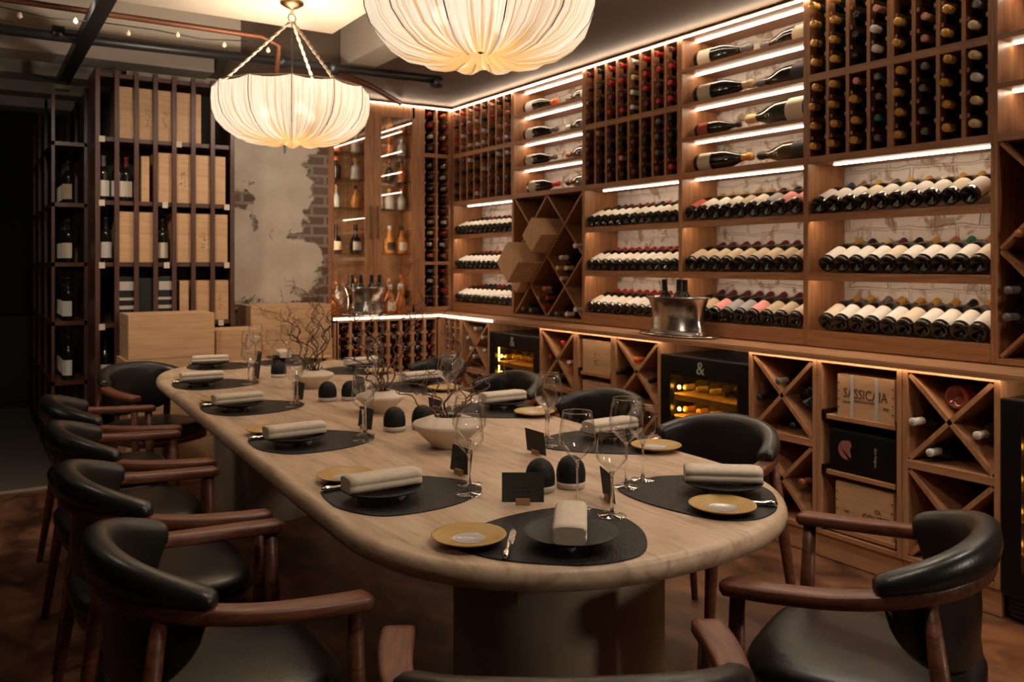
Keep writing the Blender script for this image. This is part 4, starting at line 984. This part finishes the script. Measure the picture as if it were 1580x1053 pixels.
# ================================================================== CHAIRS
def catmull(pts, n):
    out = []; P = [pts[0]]+list(pts)+[pts[-1]]
    for i in range(1, len(P)-2):
        for k in range(n):
            t = k/n; a, b, c_, d_ = [Vector(q) for q in P[i-1:i+3]]
            out.append(.5*((2*b)+(-a+c_)*t+(2*a-5*b+4*c_-d_)*t*t+(-a+3*b-3*c_+d_)*t**3))
    out.append(Vector(P[-2])); return out
half = [(.270, .306, .655), (.16, .304, .660), (.04, .290, .668), (-.06, .262, .680), (-.148, .210, .694), (-.208, .122, .706), (-.228, 0, .710)]
path = catmull(half+[(x, -y, z) for x, y, z in reversed(half[:-1])], 6)
def sec_frame(path, i):
    t = (path[min(i+1, len(path)-1)]-path[max(i-1, 0)]); t.z = 0; t.normalize()
    return t, Vector((t.y, -t.x, 0))    # tangent, sideways
def build_chair_meshes():
    N = len(path); rs = []
    for i, p_ in enumerate(path):
        t, sd = sec_frame(path, i); u = abs(2*i/(N-1)-1)     # 1 at tips, 0 at back
        w_ = .026+.016*min(1, max(0, (u-.25)/.6)); h_ = .021-.004*u
        if i in (0, N-1): w_ *= .55; h_ *= .6
        if i in (1, N-2): w_ *= .98
        sec = []
        for a in range(12):
            an = 2*PI*a/12+PI/12; c_, s_ = math.cos(an), math.sin(an)
            sec.append(p_+sd*w_*math.copysign(abs(c_)**.38, c_)*.8+Vector((0, 0, .88*h_*math.copysign(abs(s_)**.38, s_))))
        rs.append(sec)
    rail = MB().rings(rs).mesh('arm_rail', chairw)
    # leather pad around the back
    i0 = next(i for i in range(N) if path[i].x < -.03); i1 = N-1-i0; rs = []; K = i1-i0; sub = 2
    pts = []
    for q in range(K*sub+1):
        f = i0+q/sub; i = int(f); fr = f-i
        pts.append(path[i].lerp(path[min(i+1, N-1)], fr))
    for q, p_ in enumerate(pts):
        t = (pts[min(q+1, len(pts)-1)]-pts[max(q-1, 0)]); t.z = 0; t.normalize(); sd = Vector((t.y, -t.x, 0))
        if sd.dot(-Vector((p_.x+.02, p_.y, 0))) < 0: sd = -sd    # inward
        s_ = abs(2*q/(len(pts)-1)-1)
        e = max(0, 1-s_**2.2); hh_ = .036*e
        dep = .005+.215*math.sqrt(max(0, 1-(min(1, s_/.93))**2.0))
        z = p_.z; end = .62 if q in (0, len(pts)-1) else (.9 if q in (1, len(pts)-2) else 1)
        pan = .026+.012*e
        A = [(-.026, .017), (-.031, .028+hh_*.4), (-.026, .042+hh_), (-.010, .050+hh_), (.012, .049+hh_), (.027, .039+hh_), (.034, .026+hh_*.5), (.034, .012),
             (pan+.006, -.3*dep), (pan+.004, -.65*dep), (pan-.002, -.93*dep), (pan-.012, -1.0*dep-.002), (pan-.024, -.93*dep), (.010, -.5*dep-.001), (.014, -.025 if dep > .03 else .0), (-.002, .016)]
        cz = .035
        rs.append([p_+sd*(o*end)+Vector((0, 0, cz+(zz-cz)*end)) for o, zz in A])
    pad = MB().rings(rs).mesh('back_pad', leather)
    # seat
    def ring(sc, z, n=56):
        out = []
        for k in range(n):
            a = 2*PI*k/n; c_, s_ = math.cos(a), math.sin(a); e = 2/3.6
            x = math.copysign(abs(c_)**e, c_); y = math.copysign(abs(s_)**e, s_)
            wx = .250; wy = .262-.03*(1-x)/2
            out.append(Vector((.025+wx*x*sc, wy*y*sc, z)))
        return out
    seat = MB().rings([ring(.05, .470), ring(.4, .471), ring(.7, .471), ring(.88, .467), ring(.96, .458), ring(1.0, .442), ring(1.0, .425), ring(.975, .414), ring(.8, .411)]).mesh('seat', leather)
    fr = MB().rings([ring(.90, .365), ring(.93, .37), ring(.94, .41), ring(.90, .4135)]).mesh('seat_frame', chairw)
    def leg(p0, p1, r0, r1, r2):
        m_ = MB(); p0, p1 = Vector(p0), Vector(p1)
        m_.tube([p1, p1.lerp(p0, .3), p1.lerp(p0, .65), p0], [r2, (r1+r2)/2, r1, r0], 14); return m_.mesh('leg', chairw)
    legs = [leg((.235, s*.300, .650), (.255, s*.288, .0), .017, .021, .013) for s in (1, -1)]+[leg((-.140, s*.220, .690), (-.240, s*.260, 0), .016, .021, .013) for s in (1, -1)]
    return rail, pad, seat, fr, legs
CH = build_chair_meshes()
def chair(x, y, deg, label):
    t = thing('dining_chair', label, 'chair', (x, y, 0), math.radians(deg), 'dining chairs around the long table')
    part('arm_rail', CH[0], t); part('back_pad', CH[1], t); part('seat', CH[2], t); part('seat_frame', CH[3], t)
    for l in CH[4]: part('leg', l, t)
chair(.462, 2.00, 0, 'black leather armchair on the left side, nearest the camera')
chair(.465, 2.72, 0, 'black leather armchair on left side, second from the camera')
chair(.49, 3.47, 0, 'black leather armchair on left side, third from the camera')
chair(.52, 4.20, 0, 'black leather armchair on left side, fourth and farthest')
chair(.90, 5.22, -62, 'black leather armchair at far left table end, beside crate stack')
chair(.845, 1.13, 60, 'black leather armchair at near table end, cut by photo bottom')
chair(1.815, 1.21, 113, 'black leather armchair at the near right corner, whole seat visible')
chair(2.27, 2.24, 180, 'black leather armchair on right side, nearest the camera')
chair(2.31, 3.00, 180, 'black leather armchair on right side, second from the camera')
chair(2.31, 3.78, 180, 'black leather armchair on right side, third from the camera')
chair(2.33, 4.62, 180, 'black leather armchair on right side, farthest from the camera')

# ================================================================== TABLEWARE
ZTB = .7505
def sup(k=0): return None
mk = [(.127,.213),(.222,.125),(.283,.020),(.268,-.072),(.175,-.145),(.056,-.172),(-.066,-.148),(-.128,-.040),(-.130,.075),(-.105,.175),(-.045,.248),(.040,.262)]
mat_pts = []
for i in range(len(mk)):
    a_, b_, c_, d_ = [Vector((*mk[(i+q) % len(mk)], 0)) for q in (-1, 0, 1, 2)]
    for k in range(6):
        t = k/6; v = .5*((2*b_)+(-a_+c_)*t+(2*a_-5*b_+4*c_-d_)*t*t+(-a_+3*b_-3*c_+d_)*t**3); mat_pts.append((v.x, v.y))
mat_pts.reverse()
mat_me = MB().rings([[Vector((x, y, 0)) for x, y in mat_pts], [Vector((x, y, .0022)) for x, y in mat_pts], [Vector((.075+(x-.075)*.985, .04+(y-.04)*.985, .003)) for x, y in mat_pts]]).mesh('placemat', matm)
plate_me = MB().lathe([(0,.020),(.03,.019),(.060,.021),(.098,.0275),(.107,.030),(.108,.0285),(.100,.0235),(.06,.013),(0,.0125)], 56).mesh('plate_dish', platem)
foot_me = MB().lathe([(0,0),(.006,.000),(.016,.012),(.017,.0155),(0,.0155)], 16).mesh('plate_foot', whitem)
bread_me = MB().lathe([(.036,.007),(.052,.009),(.078,.016),(.084,.018),(.085,.0165),(.078,.0125),(.045,.001),(.04,0),(0,0)], 56).mesh('bread_rim', goldm)
bwell_me = MB().lathe([(0,.0068),(.034,.0068),(.037,.0078)], 40).mesh('bread_well', grey_cer)
def napkin_mesh():
    m_ = MB(); N = 10
    prof = []   # closed section in (y,z): rolled fold
    sec = [(-.034,.002),(-.037,.010),(-.036,.020),(-.033,.0215),(-.036,.025),(-.037,.036),(-.030,.044),(-.010,.046),(.015,.046),(.030,.043),(.037,.036),(.036,.027),(.032,.0225),(.036,.019),(.037,.009),(.032,.002),(.01,.0),(-.02,.0)]
    rs = []
    for k in range(N+1):
        x = -.103+.206*k/N; w_ = 1+.008*math.sin(k*1.3)
        end = .94 if k in (0, N) else 1
        rs.append([Vector((x, y*w_*end, z*.88*end+.0003*math.sin(k*1.7+y*40)+.0005)) for y, z in sec])
    m_.rings(rs); return m_.mesh('napkin', linen)
nap_me = napkin_mesh()
def gl(k, R, hb):   # (bowl, stem, foot) for a glass of height k, bowl radius R, bowl height hb
    zb = k-hb
    bowl = [(.004, zb), (.011, zb+.008), (R*.52, zb+hb*.165), (R*.88, zb+hb*.31), (R*.97, zb+hb*.365), (R, zb+hb*.42), (R*.985, zb+hb*.52), (R*.93, zb+hb*.70), (R*.78, k), (R*.765, k+.0004)]
    return (MB().lathe(bowl, 40).mesh('glass_bowl', bowlm),
            MB().lathe([(.0085,.0045),(.0045,.012),(.0034,.03),(.0032,zb-.02),(.0045,zb-.004),(.0075,zb+.004),(.003,zb+.006),(0,zb+.006)], 16).mesh('glass_stem', glassm),
            MB().lathe([(.0335,.0004),(.0355,.0006),(.0365,.0012),(.034,.0020),(.012,.0035),(.0075,.0055),(0,.0055)], 40).mesh('glass_foot', footm),
            MB().lathe([(R*.782-.0008, k-.0006),(R*.782+.0008, k-.0006),(R*.782+.0006, k+.0008),(R*.782-.0006, k+.0008),(R*.782-.0008, k-.0006)], 40).mesh('glass_rim', glassm))
GR, GW = gl(.248, .048, .128), gl(.213, .040, .108)
def wine_glass(x, y, z, G, label, group):
    t = thing('wine_glass', label, 'glass', (x, y, z), random.uniform(0, 6), group)
    for nm, d_ in zip(('bowl', 'stem', 'foot', 'rim'), G): part(nm, d_, t)
blade_me = MB().prism([(0,-.008),(.075,-.009),(.098,-.006),(.108,0),(.10,.006),(0,.0065)], 0, .0015).mesh('knife_blade', silver)
hm = MB(); hm.tube([(-.095,0,.006),(-.08,0,.006),(-.06,0,.006),(-.045,0,.006),(-.02,0,.006),(-.004,0,.005),(.0,0,.003)], [.004,.009,.0065,.0055,.0075,.005,.003], 10); handle_me = hm.mesh('knife_handle', silver)
card_me = MB().box(-.0005, .0005, -.055, .055, .006, .082).mesh('card', cardm)
block_me = MB().box(-.009, .009, -.019, .019, 0, .016).mesh('card_block', blockm)
ctxt = text_mesh('Wine Dinner', .009, cardtxt)
def setting(x, y, deg, nm, two=True, bread=True, card=(.30, .12, 0), zoff=0):
    a = math.radians(deg); R = T(x, y, ZTB) @ Rz(a)
    t = tag(part('placemat', mat_me, None, M=R), 'black pebbled placemat of %s' % nm, 'placemat', 'placemats')
    zm = .0032
    t = thing('dinner_plate', 'black footed dinner plate of %s' % nm, 'plate', group='black plates', M=R @ T(0, 0, zm))
    part('dish', plate_me, t)
    for k in range(3): part('foot', foot_me, t, label='pale cone foot', M=T(.058*math.cos(PI+2*PI*k/3), .058*math.sin(PI+2*PI*k/3), 0))
    t = tag(part('napkin', nap_me, None, M=R @ T(.0, 0, zm+.0285)), 'folded cream napkin on black plate of %s' % nm, 'napkin', 'napkins')
    if bread:
        t = thing('bread_plate', 'gold-rimmed bread plate of %s' % nm, 'plate', group='gold bread plates', M=R @ T(bread[0] if bread is not True else -.01, bread[1] if bread is not True else .228, 0.0032 if bread is True else .0032))
        part('rim', bread_me, t); part('well', bwell_me, t, label='grey-white glossy well')
    t = thing('butter_knife', 'silver knife on placemat of %s' % nm, 'knife', group='butter knives', M=R @ T(-.025, .135, zm+.0008))
    part('blade', blade_me, t); part('handle', handle_me, t)
    for G, gx, gy, s_ in ((GR, .262, -.012, 'tall red-wine'), (GW, .212, -.098, 'smaller white-wine')):
        p_ = R @ Vector((gx, gy, 0)); wine_glass(p_.x, p_.y, ZTB+zm*1.0+.0002, G, '%s glass of %s' % (s_, nm), 'wine glasses on the table')
    if card:
        t = thing('place_card', 'dark place card in wooden block of %s' % nm, 'card', group='place cards', M=R @ T(card[0], card[1], 0) @ Rz(math.radians(card[2])))
        part('card', card_me, t, M=T(0, 0, 0) @ Matrix.Rotation(.12, 4, 'Y')); part('block', block_me, t)
        part('lettering', ctxt, t, M=T(-.002, 0, .045) @ Matrix.Rotation(.12, 4, 'Y') @ Rz(-PI/2) @ FRONT)
seats = [(.93, 2.08, 0, 'first left-side setting from camera', (.30, .11, 3)),
 (.955, 2.87, 2, 'second left-side setting from camera', (.31, .10, 2)),
 (.975, 3.68, 3, 'third left-side setting from camera', (.31, .10, 0)),
 (1.01, 4.50, 0, 'fourth left-side setting from camera', (.30, .09, 2)),
 (1.235, 5.28, -12, 'far left end setting by the crates', (.28, .02, 10)),
 (1.133, 1.512, 52, 'near end setting closest to camera', (.30, .13, 4)),
 (1.742, 1.630, 141, 'near right corner setting', (.31, .12, 17)),
 (1.935, 2.345, 180, 'first right-side setting from camera', (.365, .065, 0)),
 (1.955, 3.10, 180, 'second right-side setting from camera', (.36, .07, 0)),
 (1.965, 3.90, 180, 'third right-side setting from camera', (.36, .07, 0)),
 (1.965, 4.68, 180, 'fourth right-side setting from camera', (.36, .07, 0)),
 (1.70, 5.33, -100, 'far right end setting nearest back counter', None)]
random.seed(2)
for x, y, d_, nm, cd_ in seats: setting(x, y, d_, nm, card=cd_, bread=(.026, .184) if d_ == 141 else True)

# domed shakers
dome_me = MB().lathe([(.0405,.018),(.0418,.034),(.0405,.050),(.036,.066),(.027,.079),(.015,.087),(0,.090)], 32).mesh('dome', domem)
dbase_me = MB().lathe([(0,0),(.036,0),(.040,.004),(.0415,.012),(.041,.0185),(0,.0185)], 32).mesh('dome_base', whitem)
for x, y, wh in ((1.33, 1.915, 'left of near pair beside near card'), (1.425, 1.90, 'right of near pair beside near card'), (1.348, 2.90, 'left of middle pair behind second card'), (1.455, 2.88, 'right of middle pair behind near vase'),
                 (1.381, 3.69, 'left of far pair beside far vase'), (1.48, 3.66, 'right of far pair behind middle vase'), (1.443, 4.61, 'alone farthest along the table')):
    t = thing('table_shaker', 'black domed shaker on pale base, %s' % wh, 'shaker', (x, y, ZTB), 0, 'domed shakers'); part('dome', dome_me, t); part('base', dbase_me, t, label='pale stone base')

# vases with curly branches
vase_me = MB().lathe([(0,0),(.050,0),(.054,.003),(.060,.012),(.112,.062),(.121,.072),(.1225,.079),(.117,.085),(.070,.101),(.050,.106),(.046,.104),(.050,.098),(.068,.090),(.045,.02),(0,.015)], 56).mesh('vase', vasem)
soil_me = MB().lathe([(0,.092),(.058,.090)], 20).mesh('vase_filling', pm('dark_gravel', (.05,.035,.025), .9))
def branch(base, heading, length, seed, label, up=.9, th=.0042):
    rnd = random.Random(seed); m_ = MB()
    def grow(p, d, L, r, lev):
        pts = [p.copy()]; n = max(6, int(L/.016)); ph = rnd.uniform(0, 6); fr = rnd.uniform(.62, 1.05)
        d = d.normalized(); kids = []
        for i in range(n):
            s1 = Vector((math.cos(ph+i*fr), math.sin(ph*1.3+i*fr*.9), .55*math.sin(ph+i*fr*1.15)))
            d2 = (d+s1*.82+Vector((rnd.uniform(-.25,.25), rnd.uniform(-.25,.25), .06))).normalized()
            p = p+d2*(L/n)
            if p.z < ZTB+.10: p.z = ZTB+.10
            pts.append(p.copy())
            if lev < 2 and i > n*.25 and rnd.random() < (.16 if lev == 0 else .10): kids.append((p.copy(), (d2+Vector((rnd.uniform(-1,1), rnd.uniform(-1,1), rnd.uniform(-.3,.6)))), L*rnd.uniform(.25,.5), r*(1-i/n)*.8+.0007))
        m_.tube(pts, [max(.0009, r*(1-.75*i/n)) for i in range(n+1)], 6)
        for k in kids: grow(*k, lev+1)
    b = Vector(base); grow(b, Vector((heading[0], heading[1], up)), length, th, 0)
    o = m_.build('willow_branch', twigm); return tag(o, label, 'branch', 'curly willow branches in the vases')
vs = [(1.385, 2.55, 1.0, 'nearest cream vase', .40, .55), (1.47, 3.30, .86, 'middle cream vase', .60, .9), (1.47, 4.13, .84, 'farthest cream vase', .58, 1.0)]
hd = ['leaning left', 'leaning right', 'leaning towards camera', 'leaning away', 'near upright', 'leaning to far right', 'leaning far left']
hv = [(-.9, .3), (.9, -.1), (-.1, -.8), (.2, .9), (.1, .0), (1.0, .6), (-.8, -.6)]
for vi, (x, y, k, nm, L, up) in enumerate(vs):
    t = thing('bowl_vase', 'wide conical %s on the table centre line' % nm, 'vase', (x, y, ZTB), 0, 'cream bowl vases')
    part('body', vase_me, t, M=Matrix.Diagonal((k, k, k, 1))); part('gravel', soil_me, t, M=Matrix.Diagonal((k*.95, k*.95, k*.98, 1)))
    for q in range(7):
        h = hv[q]
        branch((x+h[0]*.018, y+h[1]*.018, ZTB+.088*k), (h[0]*(1.15 if vi == 0 else .55), h[1]*(1.15 if vi == 0 else .55)), L*(.75+.5*((q*37 % 10)/10)), 100*vi+q, 'curly brown willow branch %s in %s' % (hd[q], nm), up=up, th=.0040)

# ================================================================== CHANDELIERS
def fabric_material():
    m, nt, b = new_mat('pleated_ivory_silk'); nt.nodes.remove(b); L = nt.links; out = nt.nodes['Material Output']
    tc = nt.nodes.new('ShaderNodeTexCoord'); sp = nt.nodes.new('ShaderNodeSeparateXYZ'); L.new(tc.outputs['Object'], sp.inputs[0])
    at = nt.nodes.new('ShaderNodeMath'); at.operation = 'ARCTAN2'; L.new(sp.outputs[1], at.inputs[0]); L.new(sp.outputs[0], at.inputs[1])
    cb = nt.nodes.new('ShaderNodeCombineXYZ'); mu = nt.nodes.new('ShaderNodeMath'); mu.operation = 'MULTIPLY'; mu.inputs[1].default_value = 26; L.new(at.outputs[0], mu.inputs[0]); L.new(mu.outputs[0], cb.inputs[0])
    mz = nt.nodes.new('ShaderNodeMath'); mz.operation = 'MULTIPLY'; mz.inputs[1].default_value = 1.5; L.new(sp.outputs[2], mz.inputs[0]); L.new(mz.outputs[0], cb.inputs[1])
    nz = nt.nodes.new('ShaderNodeTexNoise'); nz.inputs['Scale'].default_value = 1.6; nz.inputs['Detail'].default_value = 4; L.new(cb.outputs[0], nz.inputs['Vector'])
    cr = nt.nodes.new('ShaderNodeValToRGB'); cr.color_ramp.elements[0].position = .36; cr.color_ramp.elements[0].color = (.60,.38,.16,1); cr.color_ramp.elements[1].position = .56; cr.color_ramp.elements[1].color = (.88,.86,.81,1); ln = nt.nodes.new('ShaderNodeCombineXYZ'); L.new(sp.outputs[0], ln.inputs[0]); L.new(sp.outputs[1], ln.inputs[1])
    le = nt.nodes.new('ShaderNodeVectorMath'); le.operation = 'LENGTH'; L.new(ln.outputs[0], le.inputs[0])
    mg = nt.nodes.new('ShaderNodeMapRange'); mg.inputs[1].default_value = .05; mg.inputs[2].default_value = .34; mg.inputs['To Min'].default_value = -.26; mg.inputs['To Max'].default_value = .05  # golden where gathered layers pass less light, put into the colour
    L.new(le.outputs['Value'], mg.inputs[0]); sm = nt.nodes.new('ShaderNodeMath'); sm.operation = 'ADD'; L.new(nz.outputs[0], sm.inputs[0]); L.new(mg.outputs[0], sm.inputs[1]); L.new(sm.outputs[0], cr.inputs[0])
    di = nt.nodes.new('ShaderNodeBsdfDiffuse'); tr = nt.nodes.new('ShaderNodeBsdfTranslucent'); tp = nt.nodes.new('ShaderNodeBsdfTransparent')
    L.new(cr.outputs[0], di.inputs[0]); L.new(cr.outputs[0], tr.inputs[0]); tp.inputs[0].default_value = (1, .97, .9, 1)
    m1 = nt.nodes.new('ShaderNodeMixShader'); m1.inputs[0].default_value = .135; L.new(di.outputs[0], m1.inputs[1]); L.new(tr.outputs[0], m1.inputs[2])
    m2 = nt.nodes.new('ShaderNodeMixShader'); m2.inputs[0].default_value = .004; L.new(m1.outputs[0], m2.inputs[1]); L.new(tp.outputs[0], m2.inputs[2]); L.new(m2.outputs[0], out.inputs[0])
    bp = nt.nodes.new('ShaderNodeBump'); bp.inputs['Strength'].default_value = .5; bp.inputs['Distance'].default_value = .006; L.new(nz.outputs[0], bp.inputs['Height']); L.new(bp.outputs[0], di.inputs['Normal']); L.new(bp.outputs[0], tr.inputs['Normal'])
    return m
silk = fabric_material(); ribm = pm('lamp_wire', (.22,.15,.07), .5, metal=.5)
bulbm = emis('lamp_bulb', (1, .86, .66), 55)
chainm = pm('beige_fabric_chain', (.30,.22,.15), .7)
def chandelier(x, y, zrim, ztop, label, nr=12, power=30):
    t = thing('chandelier', label, 'lamp', (x, y, zrim), .2, 'pleated silk bowl chandeliers')
    prof = [(.400, 0), (.404, -.045), (.400, -.10), (.380, -.155), (.335, -.205), (.270, -.240), (.195, -.258), (.130, -.262), (.085, -.252), (.050, -.232), (.030, -.215), (.006, -.208)]
    n = 12*24; rs = []
    for r, z in prof:
        ring = []
        for j in range(n):
            a = 2*PI*j/n; f = (a*nr/(2*PI)) % 1
            sc = 1-.030*(1-abs(2*f-1)**2)*0 ; poly = math.cos(PI/nr)/math.cos((f-.5)*2*PI/nr)
            blend = .85 if r > .3 else .4
            rr = r*(1-blend+blend*poly)
            pleat = (math.sin(a*nr*8)*.5+math.sin(a*nr*5+1.3)*.5)*(.0012+.006*max(0, (.36-r)))
            low = -.010*math.cos(2*PI*f)*(1 if .1 < r < .3 else .2) if z < -.15 else 0
            dip = .012*(abs(2*f-1)**2) if z == 0 else 0
            ring.append(Vector(((rr+pleat)*math.cos(a), (rr+pleat)*math.sin(a), z+low+dip+pleat*.5)))
        rs.append(ring)
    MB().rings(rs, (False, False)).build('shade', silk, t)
    for k in range(nr):
        a = 2*PI*k/nr
        MB().tube([((r+.001)*math.cos(a), (r+.001)*math.sin(a), z+(.012 if i == 0 else 0)) for i, (r, z) in enumerate(prof[:9])], .0024, 5).build('rib', ribm, t)
    MB().tube([(.398*math.cos(2*PI*k/nr), .398*math.sin(2*PI*k/nr), .013) for k in range(nr+1)], .003, 5).build('rim_wire', ribm, t)
    MB().lathe([(0,.012),(.012,.006),(.016,0),(.010,-.012),(0,-.016)], 12, T(0,0,-.222)).build('finial', brass, t)
    hub = .52 if ztop-zrim > .3 else ztop-zrim-.1
    hub = min(.37, ztop-zrim-.08)
    for k in range(3):
        a = 2*PI*k/3+.6; P = [Vector((.37*math.cos(a), .37*math.sin(a), .01)).lerp(Vector((.01*math.cos(a), .01*math.sin(a), hub)), q/40) for q in range(41)]
        m_ = MB()
        for ph in (0, PI):
            m_.tube([p_+Vector((math.cos(i*.95+ph), math.sin(i*.95+ph), 0))*.0055 for i, p_ in enumerate(P)], .0042, 6)
        m_.build('chain', chainm, t)
    m_ = MB(); m_.tube([(.022*math.cos(2*PI*k/16), 0, hub+.022+.022*math.sin(2*PI*k/16)) for k in range(17)], .003, 6); m_.build('ring', brass, t)
    MB().tube([(0, 0, hub), (0, 0, -.10)], .003, 6).build('cable', black_metal, t)
    MB().lathe([(0, ztop-zrim),(.062, ztop-zrim),(.060, ztop-zrim-.012),(.03, ztop-zrim-.030),(.008, ztop-zrim-.036),(.006, hub+.04),(0, hub+.04)], 24).build('ceiling_rose', brass, t)
    for k in range(3):
        a = 2*PI*k/3+.3; c_ = Vector((.14*math.cos(a), .14*math.sin(a), -.10))
        MB().tube([(0, 0, -.05), (c_.x, c_.y, -.07), (c_.x, c_.y, -.085)], .004, 6).build('lamp_arm', brass, t)
        MB().lathe([(0, .030),(.018,.024),(.030,0),(.026,-.020),(.012,-.034),(0,-.037)], 16, T(c_.x, c_.y, -.10)).build('bulb', bulbm, t)
    # the bulbs' light
    l = bpy.data.lights.new('chandelier_light', 'POINT'); l.energy = power; l.color = (1, .86, .70); l.shadow_soft_size = .09
    o = bpy.data.objects.new('chandelier_light', l); C.objects.link(o); o.parent = t; o.location = (0, 0, -.02)
chandelier(1.43, 4.34, 2.275, 2.75, 'ivory pleated silk bowl lamp hanging farther over the table', power=26)
chandelier(1.50, 2.52, 2.345, 2.75, 'ivory pleated silk bowl lamp nearest, cut by photo top', power=26)
print('BOTTLES', NB)
